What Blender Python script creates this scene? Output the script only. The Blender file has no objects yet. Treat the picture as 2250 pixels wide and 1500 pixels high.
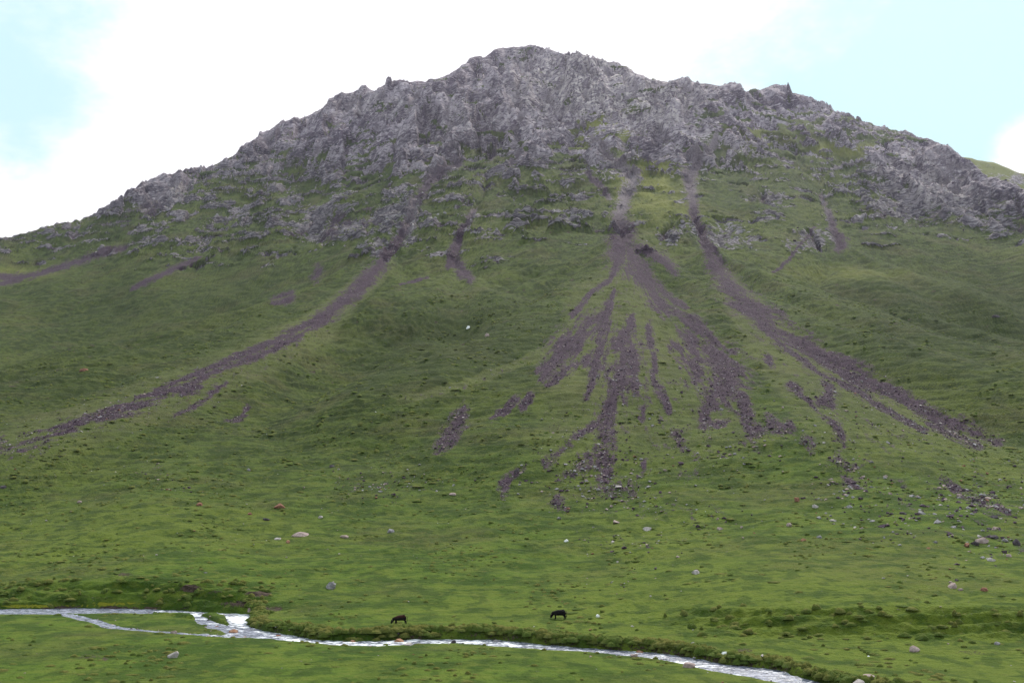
import bpy, math, random
import numpy as np
from mathutils import Vector, Matrix

random.seed(7)
rng = np.random.default_rng(11)
R = math.radians
scene = bpy.context.scene
col = scene.collection

# ------------------------------------------------------------------ camera
F = 1949.0                      # focal length in photo pixels (2250 wide)
PITCH = R(7.6)
cam_d = bpy.data.cameras.new('camera')
cam_d.sensor_width = 36.0
cam_d.lens = F / 2250.0 * 36.0
cam_d.clip_end = 20000
cam_d.clip_start = 0.5
cam = bpy.data.objects.new('camera', cam_d)
cam.rotation_euler = (R(90) + PITCH, 0, 0)
col.objects.link(cam)
scene.camera = cam

# ------------------------------------------------------------------ world, sun, exposure
SUN_EL, SUN_AZ = R(50), R(24)   # azimuth measured from +Y towards +X
scene.view_settings.view_transform = 'Standard'
scene.view_settings.look = 'None'
scene.view_settings.gamma = 1
scene.view_settings.exposure = 0.3
scene.view_settings.use_curve_mapping = False

world = bpy.data.worlds.new('World')
scene.world = world
world.use_nodes = True
wn, wl = world.node_tree.nodes, world.node_tree.links
wn.clear()


class NT:
    """tiny node helper"""
    def __init__(self, tree):
        self.t = tree

    def n(self, kind, **kw):
        nd = self.t.nodes.new(kind)
        for k, v in kw.items():
            setattr(nd, k, v)
        return nd

    def set(self, sock, v):
        if hasattr(v, 'default_value') or hasattr(v, 'is_linked'):
            self.t.links.new(v, sock)
        else:
            sock.default_value = v

    def math(self, op, a, b=0.0, c=0.0, clamp=False):
        nd = self.n('ShaderNodeMath', operation=op, use_clamp=clamp)
        for i, v in enumerate((a, b, c)):
            self.set(nd.inputs[i], v)
        return nd.outputs[0]

    def vmath(self, op, a, b=(0, 0, 0)):
        nd = self.n('ShaderNodeVectorMath', operation=op)
        self.set(nd.inputs[0], a)
        if op == 'SCALE':
            self.set(nd.inputs[3], b)
        else:
            self.set(nd.inputs[1], b)
        return nd.outputs['Value'] if op in ('DOT_PRODUCT', 'LENGTH') else nd.outputs[0]

    def noise(self, vec, scale, detail=4, rough=0.55, lac=2.0, dist=0.0):
        nd = self.n('ShaderNodeTexNoise')
        if vec is not None:
            self.set(nd.inputs['Vector'], vec)
        nd.inputs['Scale'].default_value = scale
        nd.inputs['Detail'].default_value = detail
        nd.inputs['Roughness'].default_value = rough
        nd.inputs['Lacunarity'].default_value = lac
        nd.inputs['Distortion'].default_value = dist
        return nd.outputs['Fac']

    def step(self, x, lo, hi, a=0.0, b=1.0):
        nd = self.n('ShaderNodeMapRange', interpolation_type='SMOOTHSTEP')
        self.set(nd.inputs[0], x)
        for i, v in zip((1, 2, 3, 4), (lo, hi, a, b)):
            self.set(nd.inputs[i], v)
        return nd.outputs[0]

    def mix(self, f, a, b):
        nd = self.n('ShaderNodeMix', data_type='RGBA')
        self.set(nd.inputs[0], f)
        self.set(nd.inputs[6], a if not isinstance(a, tuple) else (*a, 1))
        self.set(nd.inputs[7], b if not isinstance(b, tuple) else (*b, 1))
        return nd.outputs[2]

    def attr(self, name):
        nd = self.n('ShaderNodeAttribute', attribute_name=name)
        return nd.outputs['Fac']

    def scalevec(self, vec, s):
        return self.vmath('MULTIPLY', vec, s)


def pix_dir(u, v):
    x = (u - 1125) / F
    y = (750 - v) / F
    d = Vector((x, math.cos(PITCH) - y * math.sin(PITCH), math.sin(PITCH) + y * math.cos(PITCH)))
    return d.normalized()


W = NT(world.node_tree)
sky = W.n('ShaderNodeTexSky', sky_type='NISHITA')
sky.sun_disc = False
sky.sun_elevation = SUN_EL
sky.sun_rotation = SUN_AZ
sky.altitude = 2500
sky.air_density = 1.0
sky.dust_density = 1.5
tc = W.n('ShaderNodeTexCoord')
dirv = W.vmath('NORMALIZE', tc.outputs['Generated'])
sep = W.n('ShaderNodeSeparateXYZ')
W.set(sep.inputs[0], dirv)
den = W.math('ADD', W.math('MAXIMUM', sep.outputs[2], 0.0), 0.35)
comb = W.n('ShaderNodeCombineXYZ')
W.set(comb.inputs[0], W.math('DIVIDE', sep.outputs[0], den))
W.set(comb.inputs[1], W.math('DIVIDE', sep.outputs[1], den))
W.set(comb.inputs[2], 0.0)
cn = W.noise(comb.outputs[0], 3.2, 8, 0.62)
cover = W.math('ADD', cn, 0.06)
# the cloud bank behind the summit and the clear gaps either side of it
for (u, v, rad, amt) in ((950, 60, 0.26, 0.30), (1350, -40, 0.22, 0.25), (480, 330, 0.16, 0.28), (60, 420, 0.12, 0.25),
                         (120, 120, 0.13, -0.33), (1930, 170, 0.21, -0.34), (2290, 335, 0.04, 0.60), (60, 300, 0.05, -.14),
                         (60, 270, 0.06, -0.10)):
    d = pix_dir(u, v)
    dd = W.vmath('LENGTH', W.vmath('SUBTRACT', dirv, tuple(d)))
    q = W.math('DIVIDE', dd, rad)
    g = W.math('EXPONENT', W.math('MULTIPLY', W.math('MULTIPLY', q, q), -1.0))
    cover = W.math('MULTIPLY_ADD', g, amt, cover)
cmask = W.step(cover, 0.38, 0.74)
# thin veil over the blue, then the clouds
veil = W.mix(0.78, sky.outputs[0], (7.8, 11.0, 11.4))
csky = W.mix(cmask, veil, (12.0, 11.9, 12.3))
bg = W.n('ShaderNodeBackground')
W.set(bg.inputs[0], csky)
bg.inputs[1].default_value = 0.085
wo = W.n('ShaderNodeOutputWorld')
W.set(wo.inputs[0], bg.outputs[0])

sun_d = bpy.data.lights.new('sun', 'SUN')
sun_d.energy = 3.0
sun_d.angle = R(6)
sun_d.color = (1.0, 0.95, 0.86)
sun = bpy.data.objects.new('sun', sun_d)
sdir = Vector((math.sin(SUN_AZ) * math.cos(SUN_EL), math.cos(SUN_AZ) * math.cos(SUN_EL), math.sin(SUN_EL)))
sun.rotation_euler = (-sdir).to_track_quat('-Z', 'Y').to_euler()
sun.location = (0, 0, 900)
col.objects.link(sun)


# ------------------------------------------------------------------ numpy noise
def _h(ix, iy, seed):
    h = ix.astype(np.int32).astype(np.uint32) * np.uint32(374761393) + iy.astype(np.int32).astype(np.uint32) * np.uint32(668265263) + np.uint32((seed * 1442695041) & 0xFFFFFFFF)
    h = (h ^ (h >> np.uint32(13))) * np.uint32(1274126177)
    h = (h ^ (h >> np.uint32(16))) * np.uint32(2246822519)
    return h ^ (h >> np.uint32(15))


GC = np.cos(np.arange(1024) * 2 * math.pi / 1024).astype(np.float32)
GS = np.sin(np.arange(1024) * 2 * math.pi / 1024).astype(np.float32)


def gnoise(x, y, seed=0):
    ix, iy = np.floor(x), np.floor(y)
    fx, fy = (x - ix).astype(np.float32), (y - iy).astype(np.float32)
    ix, iy = ix.astype(np.int32), iy.astype(np.int32)
    sx = fx * fx * fx * (fx * (fx * 6 - 15) + 10)
    sy = fy * fy * fy * (fy * (fy * 6 - 15) + 10)

    def g(dx, dy):
        a = _h(ix + dx, iy + dy, seed) & np.uint32(1023)
        return GC[a] * (fx - dx) + GS[a] * (fy - dy)
    a = g(0, 0); b = g(1, 0); c = g(0, 1); d = g(1, 1)
    ab = a + (b - a) * sx
    return 1.5 * (ab + ((c + (d - c) * sx) - ab) * sy)


def fbm(x, y, seed=0, octv=4, gain=0.5):
    s, a = 0, 1.0
    for o in range(octv):
        s = s + a * gnoise(x * 2 ** o + 17.3 * o, y * 2 ** o - 9.1 * o, seed + o)
        a *= gain
    return s


def facets(x, y, seed=0, tilt=0.8):
    """angular blocks: nearest cell, each cell with its own height and tilt; returns height and edge distance"""
    ix, iy = np.floor(x), np.floor(y)
    b1 = np.full(x.shape, 9.0); b2 = np.full(x.shape, 9.0); val = np.zeros(x.shape)
    for dx in (-1, 0, 1):
        for dy in (-1, 0, 1):
            cx, cy = ix + dx, iy + dy
            h1 = _h(cx, cy, seed) / 4294967296.0
            h2 = _h(cx, cy, seed + 7) / 4294967296.0
            px, py = cx + h1, cy + h2
            d = (x - px) ** 2 + (y - py) ** 2
            h3 = _h(cx, cy, seed + 13) / 4294967296.0
            h4 = _h(cx, cy, seed + 19) / 4294967296.0 * 2 - 1
            h5 = _h(cx, cy, seed + 23) / 4294967296.0 * 2 - 1
            v = (h3 - .5) + tilt * (h4 * (x - px) + h5 * (y - py))
            near = d < b1
            b2 = np.where(near, b1, np.minimum(b2, d))
            val = np.where(near, v, val)
            b1 = np.where(near, d, b1)
    return val, np.sqrt(b2) - np.sqrt(b1)


def sstep(x, a, b):
    t = np.clip((x - a) / (b - a), 0, 1)
    return t * t * (3 - 2 * t)


# ------------------------------------------------------------------ terrain profile
cp, sp = math.cos(PITCH), math.sin(PITCH)


def Tv(v):
    y = (750 - np.asarray(v, float)) / F
    return (sp + y * cp) / (cp - y * sp)


def az_of(u, v):
    y = (750 - np.asarray(v, float)) / F
    return (np.asarray(u, float) - 1125) / F / (cp - y * sp)


def project(x, y, z):
    """world -> photo pixels"""
    dep = y * cp + z * sp
    up = -y * sp + z * cp
    return 1125 + F * x / dep, 750 - F * up / dep


NIN, NOUT = 1000, 34
A_IN, A_OUT = 0.63, 1.15
az = np.concatenate([-np.linspace(A_OUT, A_IN, NOUT, endpoint=False), np.linspace(-A_IN, A_IN, NIN),
                     np.linspace(A_IN, A_OUT, NOUT + 1)[1:]])
NC = len(az)


def smooth(a, sig):
    k = int(sig * 3)
    w = np.exp(-0.5 * (np.arange(-k, k + 1) / sig) ** 2)
    w /= w.sum()
    return np.convolve(np.pad(a, k, mode='edge'), w, mode='valid')


def vline(pts, sig=14):
    """pixel polyline (u, v) -> v at every column"""
    p = np.array(pts, float)
    a = az_of(p[:, 0], p[:, 1])
    r = np.interp(az, a, p[:, 1])
    return smooth(r, sig) if sig else r


def uline(pts, vref, sig=20):
    p = np.array(pts, float)
    return smooth(np.interp(az, az_of(p[:, 0], vref), p[:, 1]), sig)


RIDGE = [(-400, 640), (-150, 560), (0, 528), (40, 520), (90, 508), (130, 500), (180, 492), (230, 470), (270, 447), (290, 435), (300, 428),
         (315, 410), (335, 398), (352, 390), (368, 395), (385, 402), (400, 400), (440, 385), (447, 375), (470, 368),
         (510, 355), (530, 345), (560, 318), (570, 292), (590, 290), (605, 280), (622, 268), (640, 280), (660, 285),
         (672, 270), (700, 262), (712, 240), (722, 218), (750, 208), (790, 200), (806, 188), (815, 200), (828, 200),
         (845, 186), (862, 195), (880, 195), (893, 188), (905, 192), (925, 180), (945, 183), (965, 171), (985, 175),
         (1000, 170), (1010, 160), (1022, 140), (1032, 125), (1045, 123), (1058, 125), (1062, 130), (1075, 122),
         (1085, 110), (1105, 102), (1125, 102), (1145, 108), (1165, 101), (1180, 105), (1195, 118), (1215, 118),
         (1235, 128), (1255, 135), (1265, 132), (1290, 140), (1320, 145), (1370, 148), (1400, 160), (1430, 175),
         (1460, 178), (1490, 175), (1505, 173), (1530, 185), (1560, 196), (1575, 200), (1595, 190), (1615, 190),
         (1630, 205), (1645, 207), (1655, 201), (1670, 202), (1682, 190), (1705, 184), (1722, 187), (1735, 200),
         (1755, 217), (1780, 228), (1800, 238), (1810, 247), (1840, 252), (1870, 262), (1890, 275), (1930, 285),
         (1960, 290), (1990, 300), (2020, 310), (2060, 318), (2090, 334), (2120, 352), (2140, 368), (2150, 382),
         (2170, 396), (2190, 404), (2250, 416), (2400, 430), (2700, 520)]
v_jag = vline(RIDGE, 0)
v_ridge = smooth(v_jag + 3, 22)
v_jag = v_ridge + 1.3 * (v_jag - v_ridge) + 1.2 * fbm(az * 80, az * 0, 2, 3) - 2
v_drop = uline([(-300, 3), (450, 5), (800, 8), (1100, 10), (1500, 11), (1700, 9), (1950, 7), (2600, 7)], 150, 25)
v_jag = v_jag + v_drop
v_ridge = v_ridge + v_drop

v_toe = vline([(-300, 1335), (0, 1333), (300, 1333), (520, 1338), (620, 1340), (750, 1348), (1000, 1352), (1300, 1362), (1450, 1378),
               (1600, 1392), (1800, 1403), (2250, 1412), (2600, 1412)])
z_toe = uline([(0, -24.75), (480, -24.6), (620, -24.0), (900, -23.8), (1400, -23.7), (2250, -23.6)], 1380)
v_bank = vline([(-300, 1305), (0, 1300), (200, 1274), (330, 1262), (420, 1272), (520, 1296), (600, 1318), (680, 1322), (1000, 1322),
                (1250, 1335), (1450, 1345), (1600, 1338), (1900, 1333), (2250, 1333), (2600, 1333)], 8)
s_bank = uline([(0, .26), (250, .60), (500, .66), (600, .30), (700, .09), (1000, .08), (1300, .09), (1450, .18), (1600, .46), (1900, .58), (2250, .52)], 1320)
v5 = vline([(0, 1200), (700, 1210), (1140, 1215), (1700, 1210), (2250, 1210)])
s5 = uline([(0, .11), (700, .11), (1140, .115), (1700, .12), (2250, .13)], 1200)
v6 = vline([(0, 1080), (700, 1090), (1140, 1100), (1700, 1090), (2250, 1080)])
s6 = uline([(0, .16), (700, .18), (1140, .19), (1700, .18), (2250, .16)], 1100)
v7 = vline([(0, 960), (700, 965), (1140, 965), (1700, 960), (2250, 950)])
s7 = uline([(0, .20), (700, .25), (1140, .27), (1700, .25), (2250, .21)], 960)

knD = [np.full(NC, 1.0), np.full(NC, 4.0), np.full(NC, 86.0), np.full(NC, 96.0)]
knZ = [np.full(NC, -1.75), np.full(NC, -1.9), np.full(NC, -25.0), np.full(NC, -25.0)]
D = z_toe / Tv(v_toe)
knD.append(D); knZ.append(z_toe)


def push(vk, S):
    T = Tv(vk)
    D0, Z0 = knD[-1], knZ[-1]
    Dk = (Z0 - S * D0) / (T - S)
    knD.append(Dk); knZ.append(T * Dk)


push(v_bank, s_bank); push(v5, s5); push(v6, s6); push(v7, s7)
SL = [(.24, .34, .27), (.28, .42, .33), (.33, .54, .42), (.38, .66, .50), (.43, .80, .56)]
FR = [.20, .42, .62, .80, 1.0]
for fr, (a, b, c) in zip(FR, SL):
    vv = v7 + (v_ridge - v7) * fr
    S = uline([(-300, a), (0, a), (550, a * .6 + b * .4), (900, b * .9 + a * .1), (1140, b), (1500, b * .9 + c * .1), (1900, b * .35 + c * .65), (2250, c), (2600, c)], 700, 40)
    S = np.maximum(S, Tv(vv) + .07)
    push(vv, S)
knD.append(knD[-1] + 25); knZ.append(knZ[-1] - 6)
knD.append(knD[-1] + 260); knZ.append(knZ[-1] - 170)
knD = np.array(knD).T
knZ = np.array(knZ).T
NK = knD.shape[1]
# keep the depth of the lines smooth from column to column
for k in range(5, NK):
    knD[:, k] = smooth(knD[:, k], 18)
ir = NK - 3
knZ[:, ir] = Tv(v_ridge) * knD[:, ir]

# monotone cubic through the knots of every column
hk = np.diff(knD, axis=1)
dl = np.diff(knZ, axis=1) / hk
m = np.zeros_like(knZ)
m[:, 0], m[:, -1] = dl[:, 0], dl[:, -1]
w1 = 2 * hk[:, 1:] + hk[:, :-1]; w2 = hk[:, 1:] + 2 * hk[:, :-1]
same = dl[:, 1:] * dl[:, :-1] > 0
with np.errstate(divide='ignore', invalid='ignore'):
    hm = (w1 + w2) / (w1 / dl[:, :-1] + w2 / dl[:, 1:])
m[:, 1:-1] = np.where(same, hm, 0.0)

rows_per = [2, 14, 6, 185, 55, 105, 90, 90, 105, 105, 95, 85, 80, 5, 8]
assert len(rows_per) == NK - 1
Dg, Zg = [], []
toe_row = sum(rows_per[:4])
for k in range(NK - 1):
    n = rows_per[k]
    t = np.arange(n) / n
    if k == NK - 2:
        t = np.arange(n + 1) / n
    D0, D1, Z0, Z1 = knD[:, k], knD[:, k + 1], knZ[:, k], knZ[:, k + 1]
    if 3 <= k < NK - 3:
        T0, T1 = Z0 / D0, Z1 / D1
        S = (Z1 - Z0) / (D1 - D0)
        TT = T0[:, None] + (T1 - T0)[:, None] * t
        Dk = (Z0 - S * D0)[:, None] / (TT - S[:, None])
    else:
        Dk = D0[:, None] + (D1 - D0)[:, None] * t
    q = (Dk - D0[:, None]) / hk[:, k][:, None]
    h00 = 2 * q ** 3 - 3 * q ** 2 + 1; h10 = q ** 3 - 2 * q ** 2 + q
    h01 = -2 * q ** 3 + 3 * q ** 2; h11 = q ** 3 - q ** 2
    Zk = h00 * Z0[:, None] + h10 * (hk[:, k] * m[:, k])[:, None] + h01 * Z1[:, None] + h11 * (hk[:, k] * m[:, k + 1])[:, None]
    Dg.append(Dk); Zg.append(Zk)
Y = np.concatenate(Dg, axis=1)
Z = np.concatenate(Zg, axis=1)
NR = Y.shape[1]
X = az[:, None] * Y
print('grid', NC, NR, 'ridge D centre', knD[NC // 2, ir], 'left', knD[NOUT + 20, ir], 'right', knD[NC - NOUT - 20, ir])
for cc in (NOUT + 30, NC // 3, NC // 2, 2 * NC // 3, NC - NOUT - 30):
    print('knots', [(round(float(a)), round(float(b))) for a, b in zip(knD[cc], knZ[cc])])


def base_at(u, v):
    """world point of the present surface seen at a photo pixel (nearest visible vertex)"""
    d = (UU - u) ** 2 + (VV - v) ** 2
    near = d < 30
    if not near.any():
        i = int(np.argmin(d))
    else:
        i = int(np.argmin(np.where(near, Y + 4 * np.sqrt(d), 1e9)))
    i = np.unravel_index(i, Y.shape)
    return float(X[i]), float(Y[i]), float(Z[i])


UU, VV = project(X, Y, Z)


def smax(a, b, k):
    h = np.clip(0.5 + 0.5 * (a - b) / k, 0, 1)
    return b + (a - b) * h + k * h * (1 - h)


# debris fans: concave cones below the gully mouths
def cone(u, v, lift, s0, s1, L, k, side=0.0, axis=0.0, dmax=300):
    global Z
    ax, ay, azz = base_at(u, v)
    d = np.hypot(X - ax, Y - ay) + 1e-6
    ang = np.arctan2(X - ax, -(Y - ay)) - axis            # 0 = towards the valley, + = right
    mult = 1 + side * sstep(ang, 0.1, 1.1)
    wob = 1 + 0.05 * np.sin(ang * 9 + 1) + 0.03 * np.sin(ang * 17)
    drop = (s1 * d + (s0 - s1) * L * (1 - np.exp(-d / L))) * mult * wob
    drop = drop + np.clip(d - dmax, 0, None) ** 2 * .004
    Z = smax(Z, azz + lift - drop, k)
    print('cone', u, v, ax, ay, azz)


# hollows between and beside the fans
for (u, v, ru, rv, amt) in ((1010, 740, 190, 95, 15), (1190, 660, 70, 60, 7), (430, 700, 360, 120, 11), (120, 860, 260, 60, 7), (2060, 720, 260, 110, 13), (1960, 640, 200, 60, 6), (2250, 850, 160, 70, 6)):
    q = ((UU - u) / ru) ** 2 + ((VV - v) / rv) ** 2
    Z -= 2.1 * amt * np.exp(-.5 * q ** 1.3) * sstep(Y, 1000, 650)
cone(850, 560, 8, .62, .24, 200, 4, side=.35, dmax=420)
cone(1375, 545, 12, .64, .22, 210, 4, dmax=330)
cone(1560, 565, 8, .60, .22, 210, 4, dmax=360)
cone(1000, 575, 6, .55, .34, 60, 4, side=0.15, dmax=90)
cone(1850, 540, 3, .60, .36, 70, 4, dmax=90)
UU, VV = project(X, Y, Z)


ZS = Z.copy()


# ------------------------------------------------------------------ masks traced from the photograph
def field(polys, blank=-1.6, widen=1.0):
    """capsule chains (u, v, half width): 1 on the centre line, 0 at the edge, negative outside"""
    out = np.full(UU.shape, blank)
    for pl in polys:
        for (u0, v0, a0), (u1, v1, a1) in zip(pl[:-1], pl[1:]):
            w = max(a0, a1) * 2.6 * widen
            sel = (UU > min(u0, u1) - w) & (UU < max(u0, u1) + w) & (VV > min(v0, v1) - w) & (VV < max(v0, v1) + w)
            if not sel.any():
                continue
            uu, vv = UU[sel], VV[sel]
            du, dv = u1 - u0, v1 - v0
            t = np.clip(((uu - u0) * du + (vv - v0) * dv) / (du * du + dv * dv + 1e-9), 0, 1)
            dist = np.hypot(uu - u0 - t * du, vv - v0 - t * dv)
            f = 1 - dist / ((a0 + (a1 - a0) * t) * widen)
            out[sel] = np.maximum(out[sel], f)
    return out


GUL = [[(1010, 345, 14), (940, 400, 14), (905, 460, 15), (893, 505, 16), (850, 560, 16)],
       [(1085, 310, 10), (1060, 430, 14), (1020, 490, 14), (1000, 565, 16)],
       [(1310, 300, 12), (1390, 400, 16), (1360, 470, 17), (1368, 525, 22)],
       [(1560, 330, 10), (1512, 400, 16), (1522, 470, 16), (1550, 540, 18)],
       [(1745, 330, 10), (1810, 430, 13), (1830, 500, 14), (1850, 540, 14)],
       [(1640, 250, 12), (1560, 330, 14), (1512, 395, 14)],
       [(1200, 200, 12), (1290, 300, 14), (1390, 400, 14)],
       [(760, 260, 9), (800, 330, 12), (850, 380, 12)],
       [(385, 410, 8), (360, 450, 12), (300, 500, 14)]]
SCREE = [
    [(868, 530, 8), (850, 555, 11), (835, 578, 17), (800, 620, 21), (770, 652, 20), (720, 690, 16), (650, 725, 12), (560, 765, 9), (450, 812, 7), (350, 857, 6), (250, 900, 5), (150, 940, 4), (0, 985, 6)],
    [(720, 700, 9), (640, 745, 6), (560, 785, 6), (480, 812, 5), (400, 852, 6), (300, 893, 12), (230, 915, 10), (120, 955, 9), (0, 990, 10)],
    [(498, 842, 3), (440, 885, 7), (385, 920, 5)], [(430, 855, 9), (400, 862, 7)], [(545, 895, 5), (520, 930, 8), (500, 935, 6)],
    [(1362, 480, 13), (1368, 510, 22), (1368, 540, 28), (1360, 565, 22), (1352, 590, 10), (1340, 615, 5), (1300, 645, 4), (1258, 692, 6)],
    [(1350, 640, 3), (1330, 690, 11), (1290, 718, 25), (1255, 752, 24), (1220, 790, 22), (1190, 828, 12)],
    [(1262, 800, 8), (1235, 820, 10), (1205, 850, 7)],
    [(1325, 700, 16), (1325, 745, 13), (1310, 800, 13), (1305, 840, 8), (1285, 880, 5)], [(1300, 780, 12), (1282, 800, 7)],
    [(1387, 690, 6), (1376, 740, 21), (1377, 790, 29), (1378, 812, 32), (1352, 855, 27), (1336, 900, 25), (1325, 950, 16), (1332, 1000, 16), (1330, 1050, 15)],
    [(1322, 925, 10), (1280, 950, 7), (1240, 985, 8), (1200, 1015, 12)],
    [(1385, 560, 20), (1412, 605, 18), (1440, 650, 17), (1462, 680, 14), (1500, 702, 10), (1545, 732, 15), (1580, 755, 6)],
    [(1450, 620, 8), (1480, 660, 8), (1510, 680, 4)], [(1400, 545, 10), (1460, 570, 11), (1485, 595, 8)],
    [(1425, 715, 7), (1428, 760, 7)], [(1437, 780, 8), (1438, 800, 6), (1436, 830, 6), (1450, 860, 9), (1470, 900, 7)],
    [(1413, 895, 6), (1412, 925, 7)], [(1520, 745, 18), (1524, 790, 24), (1530, 830, 18)], [(1475, 760, 10), (1500, 765, 8)],
    [(1548, 765, 16), (1585, 800, 32), (1606, 822, 36), (1588, 852, 32), (1565, 882, 22), (1552, 910, 14), (1545, 940, 9)],
    [(1630, 870, 8), (1640, 925, 16), (1650, 955, 20), (1690, 940, 15), (1735, 940, 9)], [(1600, 925, 10), (1560, 930, 9)],
    [(1020, 905, 9), (1002, 940, 16), (980, 972, 18), (960, 990, 8)], [(1135, 885, 8), (1110, 905, 8), (1078, 925, 6)], [(1165, 880, 6), (1145, 898, 7)],
    [(1340, 1075, 13), (1395, 1072, 10)], [(1240, 1045, 12), (1275, 1030, 14), (1290, 1010, 8)], [(1225, 1100, 12), (1240, 1120, 8)],
    [(1415, 1010, 7), (1410, 1045, 7)], [(1490, 960, 10), (1500, 985, 9)], [(1105, 1060, 8), (1110, 1090, 8)], [(1150, 1030, 5), (1115, 1050, 7)],
    [(1542, 525, 8), (1562, 560, 13), (1590, 610, 19), (1622, 658, 23), (1680, 705, 23), (1740, 745, 22), (1800, 780, 20), (1870, 820, 20), (1950, 862, 18), (2020, 895, 18), (2090, 930, 17), (2150, 955, 15), (2195, 975, 9)],
    [(1690, 735, 3), (1740, 770, 5), (1800, 815, 6), (1870, 850, 7), (1930, 890, 7), (2000, 930, 8), (2030, 950, 6)],
    [(2040, 930, 6), (2090, 955, 8), (2150, 980, 8)],
    [(1740, 845, 8), (1765, 875, 6), (1795, 900, 7), (1840, 940, 8), (1855, 975, 5)], [(1820, 855, 12), (1822, 880, 14), (1800, 885, 8)],
    [(1690, 785, 8), (1692, 800, 5)], [(1845, 990, 8), (1845, 1010, 16), (1860, 1030, 12), (1895, 1022, 4)], [(1860, 1055, 10), (1895, 1075, 10)],
    [(1780, 970, 10), (1785, 985, 7)], [(2070, 1055, 5), (2100, 1075, 9), (2140, 1095, 13), (2190, 1110, 10), (2215, 1130, 5)],
    [(1010, 352, 8), (945, 398, 9), (908, 450, 8), (898, 490, 9), (870, 530, 9)], [(1085, 318, 7), (1080, 345, 5)],
    [(1045, 455, 4), (1028, 485, 7), (1010, 515, 7), (996, 548, 9), (985, 575, 5)], [(1000, 555, 8), (1020, 590, 12), (1035, 605, 8)], [(940, 600, 3), (880, 622, 3)],
    [(1300, 300, 5), (1345, 345, 8), (1395, 392, 12), (1374, 430, 12), (1360, 475, 14)], [(1575, 300, 5), (1540, 345, 8), (1514, 388, 13), (1520, 430, 11), (1525, 470, 8), (1545, 520, 9)],
    [(1805, 425, 5), (1822, 470, 6), (1832, 505, 8), (1850, 535, 12), (1840, 548, 9)], [(1790, 500, 3), (1700, 600, 3)],
    [(440, 568, 4), (380, 590, 6), (290, 632, 4)], [(275, 538, 5), (220, 560, 9), (150, 580, 7), (0, 622, 6)], [(150, 590, 4), (60, 605, 8), (0, 605, 6)],
    [(700, 600, 9), (690, 615, 7)], [(640, 650, 8), (600, 662, 6)], [(1290, 385, 5), (1340, 430, 6)], [(0, 975, 12), (50, 985, 6)],
]
ROCK_LOW = vline([(-300, 450), (0, 480), (200, 470), (290, 455), (400, 425), (550, 365), (700, 385), (850, 405), (1000, 370), (1150, 370),
                  (1300, 375), (1400, 400), (1550, 395), (1650, 375), (1750, 360), (1850, 345), (1900, 370), (1950, 440), (2050, 475), (2250, 480)], 10)
OUTC = [(725, 500, 68, 34, 1.0), (450, 520, 100, 40, .75), (380, 566, 34, 12, .8), (870, 475, 48, 40, .9), (1130, 500, 75, 48, .72), (935, 540, 70, 22, .72),
        (1300, 490, 70, 35, .5), (1488, 518, 36, 24, .95), (1600, 524, 48, 22, 1.0), (1775, 530, 46, 18, 1.0), (1890, 490, 70, 34, .8), (1695, 435, 32, 16, .9),
        (1660, 440, 14, 10, .9), (2110, 410, 160, 66, 1.05), (2215, 500, 55, 14, .9), (2060, 505, 60, 12, .6), (825, 545, 34, 18, .95), (560, 450, 140, 66, .62), (700, 420, 160, 50, .66),
        (1000, 450, 70, 46, .5), (1160, 425, 110, 46, .62), (342, 420, 48, 34, 1.0), (285, 555, 36, 14, .7), (60, 545, 60, 10, .45),
        (1330, 330, 90, 70, .55), (1440, 290, 70, 40, .9), (1540, 430, 30, 16, .6), (1730, 330, 90, 40, .6), (1450, 540, 40, 14, .7), (1960, 380, 90, 60, .7)]
GREENUP = [(1330, 285, 60, 26, .8), (1440, 420, 45, 50, .7), (1660, 300, 40, 16, .5), (1860, 330, 50, 16, .5), (1620, 255, 30, 14, .5), (700, 350, 60, 20, .35), (1400, 265, 50, 12, .4), (1540, 270, 40, 14, .4), (1780, 270, 60, 12, .6), (1490, 310, 40, 16, .6), (1570, 410, 60, 34, .6), (1360, 345, 40, 16, .5), (1660, 350, 60, 24, .55), (1760, 380, 60, 30, .6), (1250, 390, 60, 30, .4), (640, 330, 60, 16, .4), (520, 400, 70, 22, .5), (620, 420, 60, 14, .5), (800, 440, 60, 14, .5)]


def blobs(lst):
    out = np.zeros(UU.shape)
    for (u, v, ru, rv, w) in lst:
        sel = (abs(UU - u) < 2.2 * ru) & (abs(VV - v) < 2.2 * rv)
        q = ((UU[sel] - u) / ru) ** 2 + ((VV[sel] - v) / rv) ** 2
        out[sel] = np.maximum(out[sel], w * np.exp(-0.5 * q ** 1.4))
    return out


# world-space noise used to break the traced outlines
n_big = fbm(X / 70, Y / 90, 3, 4)
n_mid = fbm(X / 14, Y / 30, 31, 4)
n_fine = fbm(X / 4, Y / 9, 41, 3)
upper = sstep(Y, 230, 420)

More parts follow.
